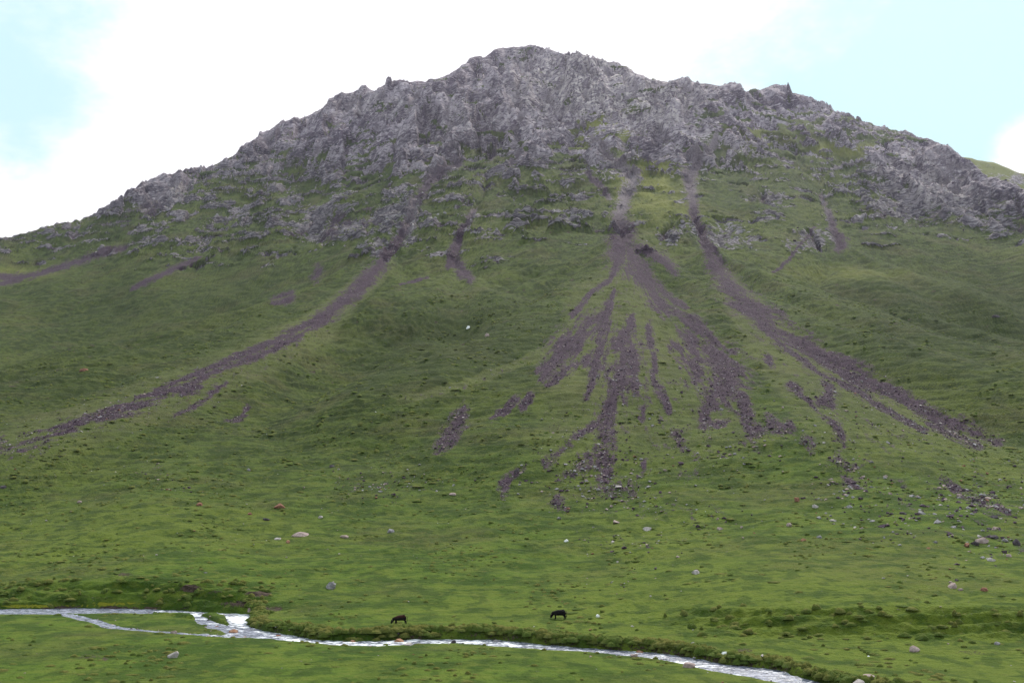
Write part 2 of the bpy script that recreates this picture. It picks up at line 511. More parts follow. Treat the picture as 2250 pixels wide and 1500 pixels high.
ridge_D = knD[:, ir][:, None]
wxf = 12 * fbm(X / 45, Y / 45, 91, 3)
rib_f = 1 - 2 * np.abs(fbm((X + .8 * wxf) / 85, Y / 280, 121, 4, .5))
chute = sstep(.15 - np.abs(fbm((X + .7 * wxf) / 75, Y / 260, 140, 3)), 0, .13)
CU = np.array([0, 200, 340, 500, 700, 850, 1000, 1150, 1300, 1450, 1600, 1750, 1900, 2050, 2250], float)
CV = np.array([100, 150, 200, 250, 300, 350, 400, 450, 500, 550, 600], float)
COVER = np.array([[1, 1, 1, 1, 1, 1, 1, .7, .42, .22, 0],
                  [1, 1, 1, 1, 1, 1, 1, .55, .32, .22, 0],
                  [1, 1, 1, 1, 1, 1, .95, .55, .38, .34, 0],
                  [1, 1, 1, 1, 1, .85, .42, .38, .46, .26, 0],
                  [1, 1, 1, 1, .82, .58, .44, .34, .52, .05, 0],
                  [1, 1, 1, .98, .80, .62, .42, .38, .38, .22, 0],
                  [1, 1, 1, .98, .80, .56, .26, .22, .24, .18, 0],
                  [1, 1, 1, 1, .84, .52, .34, .26, .36, .02, 0],
                  [1, 1, 1, .84, .58, .54, .24, .16, .20, .0, 0],
                  [1, 1, .95, .62, .58, .44, .14, .08, .22, .06, 0],
                  [1, 1, .95, .64, .54, .48, .22, .10, .22, .04, 0],
                  [1, 1, 1, .54, .40, .32, .16, .12, .12, .06, 0],
                  [1, 1, 1, .45, .30, .34, .38, .28, .20, 0, 0],
                  [1, 1, 1, 1, .95, .80, .80, .60, .16, 0, 0],
                  [1, 1, 1, 1, 1, 1, .95, .80, .20, 0, 0]])


def cover_at(u, v):
    fi = np.interp(u, CU, np.arange(len(CU))); fj = np.interp(v, CV, np.arange(len(CV)))
    i0 = np.minimum(fi.astype(int), len(CU) - 2); j0 = np.minimum(fj.astype(int), len(CV) - 2)
    a_, b_ = fi - i0, fj - j0
    return (COVER[i0, j0] * (1 - a_) * (1 - b_) + COVER[i0 + 1, j0] * a_ * (1 - b_) + COVER[i0, j0 + 1] * (1 - a_) * b_ + COVER[i0 + 1, j0 + 1] * a_ * b_)


cov = cover_at(UU, VV)
patch = fbm((X + wxf) / 34, ZS / 13 + Y / 60, 150, 5, .60)
rockf = sstep(cov - .5 + .78 * patch, -.14, .20) * (Y > 330) * (cov > .03)
rockf = np.maximum(rockf, blobs([o_ for o_ in OUTC if o_[4] >= .9]) * (1 + .5 * n_mid + .4 * n_fine) * (Y > 250))
rockf = rockf * (1 - .6 * np.clip(blobs(GREENUP) * (1 + 1.8 * n_mid + .9 * n_fine), 0, 1))
rockf = np.where(Y > ridge_D + 12, np.maximum(rockf, cov), rockf)
belt = sstep(cov, .05, .3) * (1 - sstep(cov, .7, .95)) * (Y > 380)
sml = sstep(patch, -.1, .5)
rockf = np.clip(rockf, 0, 1.1)
chute = chute * sstep(rockf, .2, .6) * (Y > 420) * sstep(ridge_D - Y, 20, 90)
rockf = rockf * (1 - .35 * chute)
rockf = np.where(Y > ridge_D, 1.0, rockf)

gul = np.clip(field(GUL, 0.0), 0, 1)
long_ = [p for p in SCREE if len(p) >= 12]
sc = np.maximum(field([p for p in SCREE if len(p) < 12], widen=1.10), field([p for p in long_ if p[0][0] > 1000], widen=1.02))
sc = np.maximum(sc, field([p for p in long_ if p[0][0] < 1000], widen=.84) - .60 * sstep(UU, 560, 50))
bx_, by_, _ = base_at(1375, 530)
th = np.arctan2(X - bx_, -(Y - by_))
dd_ = np.hypot(X - bx_, Y - by_)
streak = fbm(th * 34, dd_ / 45, 78, 4, .62)
streak2 = fbm(th * 110, dd_ / 38, 79, 3, .6)
onfan = 1 - sstep(np.abs(th), .85, 1.2)
edge_n = (onfan * (0.55 * streak + 0.75 * streak2) + (1 - onfan) * .5 * fbm(X / 5, Y / 5, 80, 3) + 0.35 * n_mid + 0.35 * n_fine + 0.35 * fbm(X / 1.7, Y / 4.0, 77, 2))
scree = np.clip(sstep(sc + edge_n * .9, -1.35, 1.05), 0, 1) * (sc > -1.59)
# thin veil of small stones over both fans
veilA = field([[(850, 580, 20), (700, 720, 45), (450, 840, 60), (150, 950, 60), (0, 1000, 60)],
               [(1370, 580, 30), (1350, 700, 120), (1380, 850, 190), (1420, 980, 260), (1450, 1060, 240)],
               [(1590, 620, 30), (1700, 760, 60), (1850, 900, 110), (2000, 1020, 150), (2200, 1130, 160)],
               [(1340, 650, 20), (1200, 770, 14), (1030, 845, 12), (880, 885, 10)],
               [(760, 1060, 30), (900, 1060, 40)], [(330, 1040, 30), (400, 1060, 30)]])
thin = sstep(veilA, -.2, .7) * sstep(fbm(X / 3, Y / 12, 55, 4) + .25 * n_mid, -.05, .6)
screeT = np.clip(np.maximum(scree, .50 * thin), 0, 1)
screeT = np.maximum(screeT, .62 * chute * (1 + .5 * n_mid))
screeT *= 1 - .42 * sstep(VV, 800, 1060) * sstep(fbm(X / 9, Y / 14, 57, 3), -.5, .3)

# ------------------------------------------------------------------ relief
# ridge crags: lift the crest to the traced skyline
band = np.exp(-np.clip((ridge_D - Y) / 26.0, 0, 20) ** 1.2) * np.where(Y > ridge_D, np.exp(-((Y - ridge_D) / 18) ** 2), 1)
Zr = knD[:, ir] * (Tv(v_jag) - Tv(v_ridge))
Z = Z + band * Zr[:, None]
# broad undulation of the slopes, quieter on the fans and the flat
conf = 1 - 0.7 * np.clip(sstep(veilA, -.4, .4), 0, 1)
Z += upper * conf * (4.0 * fbm(X / 95, Y / 120, 5, 3) + 1.6 * fbm(X / 30, Y / 34, 6, 3))
mead = sstep(Y, 150, 185) * (1 - .5 * upper)
Z += mead * (0.9 * fbm(X / 34, Y / 26, 8, 3) + .35 * fbm(X / 11, Y / 8, 9, 3))
# sheep and cattle terracettes running along the contour
grassy = (1 - np.clip(rockf * 1.5, 0, 1)) * (1 - .8 * scree)
Z += sstep(Y, 135, 200) * grassy * (0.40 + .55 * upper) * fbm(X / 13, ZS / 2.0 + Y / 12, 15, 3)
Z += sstep(Y, 100, 130) * grassy * (0.06 * fbm(X / 2.2, Y / 1.2, 16, 2) + .24 * sstep(fbm(X / 16, Y / 22, 402, 3), -.05, .5) * np.clip(fbm(X / 1.9, Y / 2.6, 17, 2) - .12, 0, 1))
Z += 0.10 * fbm(X / 9, Y / 6, 19, 3) * (Y > 90) * (Y < 170)
Z += upper * grassy * .40 * sstep(fbm(X / 20, Y / 40, 160, 2), -.4, .3) * fbm(X / 4.5, ZS / 1.3 + Y / 7, 161, 3)
# banks with cattle paths on the right and on the left scarp
zt_ = knZ[:, 4][:, None]
bankm = sstep(VV, 1325, 1342) * (1 - sstep(VV, 1392, 1406)) * sstep(UU, 1420, 1560) * (Y < 190)
ph = (Z - zt_) / 1.05 + .9 * fbm(X / 45, Y / 300, 21, 2) - X * .012
Z += bankm * (0.20 * np.sin(6.283 * ph) * (.6 + .8 * sstep(fbm(X / 25, ph * .7, 23, 2), -.3, .3)) + .30 * fbm(X / 3.5, Y / 1.6, 22, 3))
bankl = sstep(VV, 1268, 1285) * (1 - sstep(VV, 1322, 1334)) * (1 - sstep(UU, 560, 620)) * (Y < 230)
phl = (Z - zt_) / 1.6 + 1.0 * fbm(X / 40, Y / 300, 26, 2) + X * .03
Z += bankl * (0.28 * np.sin(6.283 * phl) * (.4 + sstep(fbm(X / 20, phl, 27, 2), -.2, .4)) + .4 * fbm(X / 6, Y / 3, 25, 3))
Z += belt * (4.2 * sml + 1.6 * fbm(X / 8, ZS / 3 + Y / 16, 155, 3))
# gullies
Z -= gul ** 1.3 * (4 + 5 * n_big) * (Y > 300)
# scree lies a little proud and rough
Z += scree * (0.35 * fbm(X / 2.5, Y / 3, 61, 2) + .5 * streak * sstep(VV, 560, 700)) * (Y > 200)

# rock relief, pushed out of the slope
sel = rockf > 0.03
xs, ys, zs = X[sel], Y[sel], Z[sel]
wx = 10 * fbm(xs / 40, ys / 40, 91, 3)
wy = 10 * fbm(xs / 40, ys / 40, 95, 3)
ss = ys * 1.2
f1, e1 = facets((xs + wx) / 58, (ss + wy) / 120, 101, .9)
f2, e2 = facets((xs + wx * .8) / 25, (ss + wy * .8) / 60, 103, 1.0)
f3, e3 = facets((xs + .5 * wx) / 9.5, (ss + .5 * wy) / 24, 107, 1.1)
f4, e4 = facets((xs + .4 * wx) / 3.6, (ss + .4 * wy) / 8, 109, 1.1)
strat = fbm((xs * .55 + zs * .8) / 60, (zs - xs * .35) / 6.0, 113, 2)
rk = np.clip(rockf[sel], 0, 1)
nearridge = np.clip((ridge_D - Y)[sel] / 90, .04, 1)
bigf = nearridge ** 1.4 * (.30 + .70 * sstep((ROCK_LOW[:, None] - VV)[sel], -50, 60))
disp = rk ** 1.1 * (21 * f1 * bigf + 8.5 * f2 * bigf + 2.0 * f3 * (.4 + .6 * nearridge) + .6 * f4 * (.4 + .6 * nearridge) + .8 * strat + 16.0 * (rib_f[sel] - .45) * bigf
                    - 1.4 * (1 - sstep(e2, 0, .14))) - 6.0 * chute[sel] * nearridge
dfull = np.zeros(X.shape); dfull[sel] = disp
for _ in range(1):                       # weathered edges
    dfull[1:-1] = .5 * dfull[1:-1] + .25 * (dfull[:-2] + dfull[2:])
    dfull[:, 1:-1] = .5 * dfull[:, 1:-1] + .25 * (dfull[:, :-2] + dfull[:, 2:])
disp = dfull[sel]
nrm = np.sqrt(xs * xs + ys * ys)
Z[sel] += disp * .80
Y2 = Y.copy(); X2 = X.copy()
Y2[sel] -= disp * .55 * ys / nrm
X2[sel] -= disp * .55 * xs / nrm
X2[sel] += rk * 1.2 * fbm(xs / 6, ss / 6, 131, 2)
X, Y = X2, Y2
crack = np.zeros(UU.shape)
crack[sel] = rk * np.maximum(1 - sstep(e2, 0, .14), .7 * (1 - sstep(e3, 0, .16)))

# ------------------------------------------------------------------ stream bed
WZ = -25.22


def floor_pt(u, v, z=WZ):
    t = float(Tv(v))
    d = z / t
    return (float(az_of(u, v)) * d, d)


UP = [(-500, 1336), (-200, 1339), (0, 1337.5), (100, 1337), (160, 1335), (300, 1337.5), (400, 1341), (470, 1346), (520, 1348), (560, 1351), (556, 1362), (551, 1370), (555, 1378), (580, 1386),
      (620, 1392), (680, 1403), (750, 1409), (850, 1406), (920, 1404), (1000, 1404), (1080, 1404), (1140, 1409), (1200, 1416), (1250, 1420), (1300, 1424), (1350, 1427), (1420, 1432),
      (1480, 1439), (1540, 1447), (1600, 1460), (1680, 1468), (1720, 1474), (1760, 1488), (1800, 1500), (1900, 1520), (2100, 1535), (2500, 1545), (2900, 1550)]
LO = [(-500, 1345), (-200, 1350), (0, 1350), (60, 1350), (115, 1350), (150, 1355), (190, 1365), (225, 1374), (245, 1381.5), (262, 1381.5), (290, 1384.5), (330, 1388), (400, 1393.5), (480, 1399), (525, 1401), (600, 1403), (680, 1412),
      (750, 1418), (800, 1419), (880, 1417), (940, 1413), (1000, 1413), (1060, 1416.5), (1120, 1421), (1200, 1427), (1260, 1430.5), (1320, 1434.5), (1400, 1442), (1450, 1448), (1500, 1457),
      (1540, 1467), (1600, 1479), (1660, 1488), (1720, 1500), (1800, 1525), (2000, 1550), (2500, 1562), (2900, 1566)]
HOLES = [[(118, 1345.5), (200, 1346.5), (260, 1346), (330, 1347), (420, 1352), (432, 1360), (450, 1372), (462, 1379), (492, 1384), (502, 1393), (488, 1396), (400, 1391), (330, 1386), (275, 1380), (250, 1376), (215, 1363), (170, 1352)],
         [(432, 1350.5), (478, 1352), (498, 1358), (508, 1372), (500, 1377), (480, 1370), (455, 1358)]]
RINGS = [[floor_pt(*p) for p in UP] + [floor_pt(u, v - (1.6 if u < 1450 else .8)) for u, v in LO[::-1]]] + [[floor_pt(*p) for p in h] for h in HOLES]


def wob(ring):
    """subdivide and roughen a bank line"""
    out = []
    for i in range(len(ring)):
        a, b = ring[i], ring[(i + 1) % len(ring)]
        L = math.hypot(b[0] - a[0], b[1] - a[1])
        n = max(1, min(12, int(L / 1.6)))
        for j in range(n):
            t = j / n
            x, y = a[0] + (b[0] - a[0]) * t, a[1] + (b[1] - a[1]) * t
            k = 0.30 if j else 0.1
            out.append((x + random.uniform(-k, k), y + random.uniform(-k, k)))
    return np.array(out)


RW = [wob(r) for r in RINGS]


def water_sd(px, py):
    """signed distance in metres to the stream outline, negative in the water"""
    best = np.full(px.shape, 1e9)
    ins = np.zeros(px.shape, bool)
    far = np.zeros(px.shape)          # y of the nearest bank point minus own y
    for rg in RW:
        x0, y0 = rg[:, 0], rg[:, 1]
        x1, y1 = np.roll(x0, -1), np.roll(y0, -1)
        for a, b, c, d in zip(x0, y0, x1, y1):
            dx, dy = c - a, d - b
            t = np.clip(((px - a) * dx + (py - b) * dy) / (dx * dx + dy * dy + 1e-12), 0, 1)
            q = (px - a - t * dx) ** 2 + (py - b - t * dy) ** 2
            best = np.minimum(best, q)
            if (b > 0) or True:
                cr = ((b > py) != (d > py))
                if cr.any():
                    ins ^= cr & (px < (c - a) * (py - b) / ((d - b) if d != b else 1e-12) + a)
    s = np.sqrt(best)
    return np.where(ins, -s, s)


j1 = sum(rows_per[:5])
sdg = np.full(X.shape, 99.0)
jj = slice(sum(rows_per[:2]), j1)
colsel = (az > -0.75) & (az < 0.85)
sub = np.ix_(np.where(colsel)[0], np.arange(jj.start, jj.stop))
sx, sy = X[sub], Y[sub]
rough = (sy > 88) & (sy < 175)
sv = np.full(sx.shape, 99.0)
sv[rough] = water_sd(sx[rough], sy[rough])
sdg[sub] = sv
# which side of the stream: the far side stands on a higher cut bank
mid = np.array([floor_pt(u, v) for u, v in [(-500, 1341), (0, 1344), (300, 1346), (450, 1366), (520, 1378), (620, 1398), (700, 1409), (900, 1409), (1100, 1413), (1300, 1430), (1450, 1442), (1600, 1470), (1740, 1490), (1900, 1525), (2500, 1550)]])
a_mid = mid[:, 0] / mid[:, 1]
ymid = np.interp(az, a_mid, mid[:, 1])[:, None]
farside = sstep(Y - ymid, 0.0, 2.0)
hi = uline([(0, 0.05), (480, 0.1), (560, .55), (700, .95), (900, 1.0), (1200, .95), (1500, .65), (1700, .6), (2250, .5)], 1400)[:, None]
edge = sstep(sdg, -0.15, 0.55 + .25 * n_fine)
onfl = (Y < np.minimum(knD[:, 4][:, None] + 3, 172)) & (Y > 86)
Zf = Z + np.where(onfl, farside * np.maximum(0, hi - (Z + 25)) * (1 - sstep(sdg, 6, 30)), 0)
near_low = np.where(onfl, (1 - farside) * -.19 * np.exp(-np.clip(sdg, 0, 50) / 3), 0)
Zf = Zf + near_low
Zf = np.where(onfl & (farside < .5) & (sdg < 9), np.minimum(Zf, WZ + .05 + np.clip(sdg, 0, 9) * .035), Zf)
bed = WZ - 0.28 + .12 * n_fine
Z = np.where(sdg < 60, np.where(onfl, bed + (Zf - bed) * edge, Z), Z)
# lumpy shrub-covered lip of the far bank
lip = np.exp(-((sdg - .9) / .9) ** 2) * farside * hi
Z += lip * (.30 * fbm(X / 1.6, Y / 1.6, 71, 2) + .08)

UU, VV = project(X, Y, Z)

# ------------------------------------------------------------------ colour fields of the ground
def box(u0, v0, u1, v1, soft=8):
    return sstep(UU, u0 - soft * 2, u0 + soft * 2) * (1 - sstep(UU, u1 - soft * 2, u1 + soft * 2)) * sstep(VV, v0 - soft, v0 + soft) * (1 - sstep(VV, v1 - soft, v1 + soft))


soil = blobs([(528, 1326, 34, 7, 1.0), (420, 1292, 26, 7, .8), (560, 1304, 34, 6, .7), (600, 1336, 20, 6, .8), (280, 1262, 24, 5, .5), (470, 1300, 60, 4, .4), (1640, 1427, 20, 5, .7),
              (190, 1440, 130, 7, .42), (230, 1447, 10, 5, .6), (2160, 1432, 90, 8, .35), (180, 1334, 150, 3, .8), (320, 1336, 120, 2.5, .6)]) * (Y < 260)
soil = np.maximum(soil, np.exp(-((sdg - .2) / .3) ** 2) * farside * np.clip(hi, 0, .52))
soil = np.clip(soil * (1 + .6 * n_fine), 0, 1)
soil = np.maximum(soil, .75 * upper * grassy * sstep(fbm(X / 7, ZS / 2.2 + Y / 14, 421, 3), .62, .95))
moss = blobs([(60, 1331, 60, 3.0, 1.0), (255, 1325, 60, 2.4, .9), (190, 1330, 60, 1.8, .7)]) * (Y < 200)
pale = blobs([(1270, 180, 130, 70, 1.1), (1400, 225, 130, 50, 1.0), (1180, 120, 60, 30, .6), (1500, 250, 70, 40, .6), (1600, 330, 60, 40, .5), (800, 230, 110, 25, .5), (390, 415, 16, 20, 1.0), (2000, 400, 110, 50, .7), (2080, 430, 60, 30, .8), (1040, 260, 120, 50, .4), (1930, 290, 60, 10, .6), (1360, 370, 40, 30, .8), (1385, 400, 26, 26, 1.0), (1362, 440, 20, 34, .9), (1520, 400, 20, 40, .6), (905, 470, 14, 50, .7), (1815, 450, 12, 40, .6), (1040, 450, 14, 30, .5)])  # pale rock and chute debris; summit's sunlit right flank painted in as colour
lush = np.clip(sstep(260 - Y, -80, 120), 0, 1)
lit_paint = (1 + .9 * n_mid + .5 * n_fine).clip(0, 1.5) * blobs([(1420, 400, 60, 60, .9), (1330, 285, 70, 30, .9), (1660, 300, 60, 20, .7), (1850, 330, 70, 16, .8), (1440, 440, 70, 50, .7), (0, 600, 120, 14, .5), (1860, 600, 120, 14, .4)])  # sunlit grass patches, the sunlight painted into the ground colour


# ------------------------------------------------------------------ materials
def mat(name):
    m_ = bpy.data.materials.new(name)
    m_.use_nodes = True
    m_.node_tree.nodes.clear()
    n = NT(m_.node_tree)
    out = n.n('ShaderNodeOutputMaterial')
    p = n.n('ShaderNodeBsdfPrincipled')
    p.inputs['Roughness'].default_value = 0.95
    p.inputs['Specular IOR Level'].default_value = 0.15
    n.set(out.inputs[0], p.outputs[0])
    return m_, n, p


def ground_material():
    m_, n, p = mat('alpine_ground')
    geo = n.n('ShaderNodeNewGeometry')
    pos, nor = geo.outputs['Position'], geo.outputs['Normal']
    st = n.scalevec(pos, (.62, .8, 1.0))
    A = n.attr
    fin = n.noise(st, .9, 4, .68)
    tiny = n.noise(pos, 3.2, 2, .6)
    lush_ = A('lush')
    gA = n.mix(lush_, (.055, .078, .015), (.082, .128, .014))
    gB = n.mix(lush_, (.029, .045, .008), (.040, .076, .007))
    gC = n.mix(lush_, (.088, .106, .022), (.115, .148, .019))
    gD = n.mix(lush_, (.025, .036, .008), (.034, .062, .007))
    brown = n.mix(lush_, (.082, .070, .030), (.092, .090, .025))
    g = n.mix(n.step(A('tone_m'), -.35, .30), gB, gA)
    g = n.mix(n.step(A('tone_b'), -.10, .60, 0, .75), g, gC)
    g = n.mix(n.step(A('tone_n'), .10, .65, 0, .50), g, brown)
    g = n.mix(n.step(A('tone_s'), .08, .55, 0, .75), g, gD)
    g = n.mix(n.step(A('tone_t'), .15, .65, 0, .60), g, gC)
    g = n.mix(n.step(A('tone_f'), .12, .55, 0, .65), g, gD)
    g = n.mix(n.step(A('tone_f'), -.15, -.6, 0, .45), g, gC)
    g = n.mix(n.step(fin, .50, .72, 0, .60), g, gB)
    g = n.mix(n.step(fin, .46, .28, 0, .55), g, (.135, .145, .030))
    g = n.mix(n.step(tiny, .55, .72, 0, .40), g, gD)
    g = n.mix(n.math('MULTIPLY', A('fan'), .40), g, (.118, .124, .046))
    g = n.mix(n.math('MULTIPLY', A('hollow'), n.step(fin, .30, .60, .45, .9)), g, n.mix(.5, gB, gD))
    g = n.mix(n.math('MULTIPLY', A('lit_paint'), .70), g, (.175, .180, .038))
    peb = n.math('MULTIPLY', n.step(tiny, .36, .28), n.step(A('tone_n'), .0, .5, 0, .5))
    g = n.mix(peb, g, (.19, .17, .16))
    # rock
    wv = n.n('ShaderNodeTexNoise'); n.set(wv.inputs['Vector'], pos); wv.inputs['Scale'].default_value = .06; wv.inputs['Detail'].default_value = 2
    wpos = n.vmath('ADD', pos, n.vmath('SCALE', n.vmath('SUBTRACT', wv.outputs['Color'], (.5, .5, .5)), 16.0))
    tilt = n.n('ShaderNodeMapping'); n.set(tilt.inputs[0], wpos)
    tilt.inputs['Rotation'].default_value = (0, .42, 0)
    tilt.inputs['Scale'].default_value = (.7, .8, 1.35)

    rn2 = n.noise(n.scalevec(tilt.outputs[0], (.55, .6, 1.25)), .36, 4, .60)

    def cells(scale, feat='F1'):
        vo = n.n('ShaderNodeTexVoronoi', feature=feat)
        n.set(vo.inputs['Vector'], tilt.outputs[0])
        vo.inputs['Scale'].default_value = scale
        return vo

    def tone(vo):
        q = n.n('ShaderNodeSeparateXYZ'); n.set(q.inputs[0], vo.outputs['Color']); return q.outputs[0]
    t2, t3 = tone(cells(.13)), tone(cells(.42))
    blk = n.math('ADD', n.math('MULTIPLY', t2, .55), n.math('MULTIPLY', t3, .45))
    body = n.math('MULTIPLY_ADD', A('tone_r'), .95, n.math('MULTIPLY_ADD', blk, .55, .12))
    rk_ = n.mix(n.step(body, .10, .85), (.110, .083, .108), (.385, .325, .362))
    rk_ = n.mix(n.step(rn2, .51, .64, 0, .75), rk_, (.52, .46, .49))
    rk_ = n.mix(n.step(rn2, .49, .37, 0, .85), rk_, (.048, .038, .056))
    low_dark = n.math('MULTIPLY', n.math('SUBTRACT', 1.0, A('high')), .75)  # darker rock on the crags below the summit band
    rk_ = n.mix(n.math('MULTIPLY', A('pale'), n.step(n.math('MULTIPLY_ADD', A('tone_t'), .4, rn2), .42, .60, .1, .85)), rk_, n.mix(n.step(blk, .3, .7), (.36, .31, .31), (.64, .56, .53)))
    rk_ = n.mix(low_dark, rk_, n.mix(n.step(rn2, .42, .60), (.040, .036, .038), (.185, .170, .175)))
    rk_ = n.mix(n.math('MULTIPLY', A('crack'), .55), rk_, (.040, .034, .045))
    sepn = n.n('ShaderNodeSeparateXYZ')
    n.set(sepn.inputs[0], nor)
    up = sepn.outputs[2]
    ledge = n.step(up, .70, .90, 0, .60)
    rmask = n.math('MULTIPLY_ADD', n.math('SUBTRACT', rn2, .5), 1.3, A('rock'))
    rmask = n.math('MULTIPLY_ADD', A('tone_r'), .32, rmask)
    rmask = n.math('SUBTRACT', rmask, n.math('MULTIPLY', ledge, n.step(A('high'), 0, 1, 1.0, .20)))
    rmask = n.math('MULTIPLY_ADD', A('high'), .16, rmask)
    rmask = n.math('MULTIPLY', n.step(rmask, .34, .54), n.step(A('rock'), .02, .12))
    c = n.mix(rmask, g, rk_)
    # scree
    sn = n.noise(n.scalevec(pos, (1, .6, .6)), .55, 5, .8)
    scol = n.mix(n.step(sn, .38, .62), (.034, .019, .032), (.073, .046, .066))
    scol = n.mix(n.step(tiny, .57, .68, 0, .6), scol, (.22, .18, .19))
    scol = n.mix(n.step(tiny, .42, .32, 0, .6), scol, (.022, .014, .019))
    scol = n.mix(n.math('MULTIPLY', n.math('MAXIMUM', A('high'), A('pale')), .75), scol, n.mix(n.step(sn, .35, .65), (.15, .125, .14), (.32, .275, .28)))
    smask = n.math('MULTIPLY_ADD', n.math('SUBTRACT', sn, .5), 2.2, A('scree'))
    smask = n.step(n.math('MULTIPLY_ADD', n.math('SUBTRACT', tiny, .5), 1.5, smask), .46, .68)
    c = n.mix(smask, c, scol)
    # bare soil and bog moss
    soilm = n.step(n.math('MULTIPLY_ADD', n.math('SUBTRACT', tiny, .5), 1.0, A('soil')), .40, .65)
    c = n.mix(soilm, c, n.mix(n.step(fin, .4, .6), (.036, .024, .018), (.085, .060, .046)))
    mossm = n.step(n.math('MULTIPLY_ADD', n.math('SUBTRACT', fin, .5), .9, A('moss')), .40, .65)
    c = n.mix(mossm, c, (.22, .22, .02))
    n.set(p.inputs['Base Color'], c)
    # relief
    ra = n.step(A('rock'), .25, .6)
    gb = n.math('MULTIPLY', n.noise(st, 1.5, 4, .7), .6)
    rb = n.math('MULTIPLY_ADD', t3, .7, n.math('MULTIPLY', rn2, 3.0))
    hgt = n.math('ADD', n.math('MULTIPLY', gb, n.math('SUBTRACT', 1.0, ra)), n.math('MULTIPLY', rb, ra))
    hgt = n.math('MULTIPLY_ADD', n.math('MULTIPLY', sn, 1.0), A('scree'), hgt)
    bp = n.n('ShaderNodeBump')
    bp.inputs['Strength'].default_value = 1.0
    bp.inputs['Distance'].default_value = 1.3
    n.set(bp.inputs['Height'], hgt)
    n.set(p.inputs['Normal'], bp.outputs[0])
    return m_


M_GROUND = ground_material()


# ------------------------------------------------------------------ terrain meshes
def tag(o, label=None, cat=None, group=None, kind=None):
    if label: o['label'] = label
    if cat: o['category'] = cat
    if group: o['group'] = group
    if kind: o['kind'] = kind
    return o


def raw_mesh(name, verts, faces, smooth_=True):
    """verts (n,3), faces (m,k) numpy"""
    me = bpy.data.meshes.new(name)
    k = faces.shape[1]
    me.vertices.add(len(verts)); me.loops.add(faces.size); me.polygons.add(len(faces))
    me.vertices.foreach_set('co', np.ascontiguousarray(verts, np.float32).ravel())
    me.loops.foreach_set('vertex_index', np.ascontiguousarray(faces, np.int32).ravel())
    me.polygons.foreach_set('loop_start', np.arange(0, faces.size, k, dtype=np.int32))
    me.polygons.foreach_set('use_smooth', np.full(len(faces), smooth_))
    me.update(calc_edges=True)
    return me


P = np.stack([X, Y, Z], -1)
# vertex normals of the whole sheet, so that the two ground objects shade as one
du_ = np.gradient(P, axis=0); dv_ = np.gradient(P, axis=1)
N = np.cross(du_, dv_)
N /= np.linalg.norm(N, axis=-1, keepdims=True) + 1e-12
high = sstep(ROCK_LOW[:, None] - VV, -60, 120)
fan = sstep(veilA, -.05, .25) * (1 - .6 * lush) * sstep(VV, 1120, 900)
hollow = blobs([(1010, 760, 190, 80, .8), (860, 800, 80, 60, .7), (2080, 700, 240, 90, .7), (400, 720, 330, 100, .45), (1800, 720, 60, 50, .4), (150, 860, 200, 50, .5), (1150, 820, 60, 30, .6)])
tone_b = fbm(X / 80, Y / 85, 501, 4)
tone_n = fbm(X / 42, Y / 26, 505, 4)
GY = np.interp(Y, [0, 210, 330, 3000], [0, 42, 54, 54 + 2670 / 15])
tone_m = fbm(X / 16, ZS / 7 + GY * .7, 503, 5, .6)
tone_s = fbm(X / 11, ZS / 2.3 + GY, 507, 5, .62)
tone_t = fbm(X / 13, ZS / 3.2 + GY * 1.1 + 40, 509, 4, .62)
tone_r = fbm((X + wxf) / 60, (Y + Z) / 55, 511, 4, .55)
FIELDS = dict(tone_b=tone_b, tone_m=tone_m, tone_n=tone_n, tone_s=tone_s, tone_t=tone_t, tone_r=tone_r, tone_f=fbm(X / 3.6, ZS / 1.1 + Y / 6, 513, 4, .6), hollow=hollow * (1 - fan), fan=fan, rock=rockf, scree=screeT, soil=soil, moss=moss, pale=pale, lush=lush, lit_paint=lit_paint, crack=crack, high=high)


def sheet(name, j0, j1_):
    n = j1_ - j0
    idx = np.arange(NC * n).reshape(NC, n)
    f = np.stack([idx[:-1, :-1], idx[1:, :-1], idx[1:, 1:], idx[:-1, 1:]], -1).reshape(-1, 4)
    me = raw_mesh(name, P[:, j0:j1_].reshape(-1, 3), f)
    for k, a in FIELDS.items():
        at = me.attributes.new(k, 'FLOAT', 'POINT')
        at.data.foreach_set('value', np.ascontiguousarray(a[:, j0:j1_], np.float32).ravel())
    me.normals_split_custom_set_from_vertices(N[:, j0:j1_].reshape(-1, 3))
    me.materials.append(M_GROUND)
    o = bpy.data.objects.new(name, me)
    o['kind'] = 'structure'
    col.objects.link(o)
    return o


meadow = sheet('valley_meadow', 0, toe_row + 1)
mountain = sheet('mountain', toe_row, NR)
tag(meadow, 'flat green valley meadow crossed by the stream', 'meadow')
tag(mountain, 'steep green mountain with purple scree fans and grey craggy summit', 'mountain')


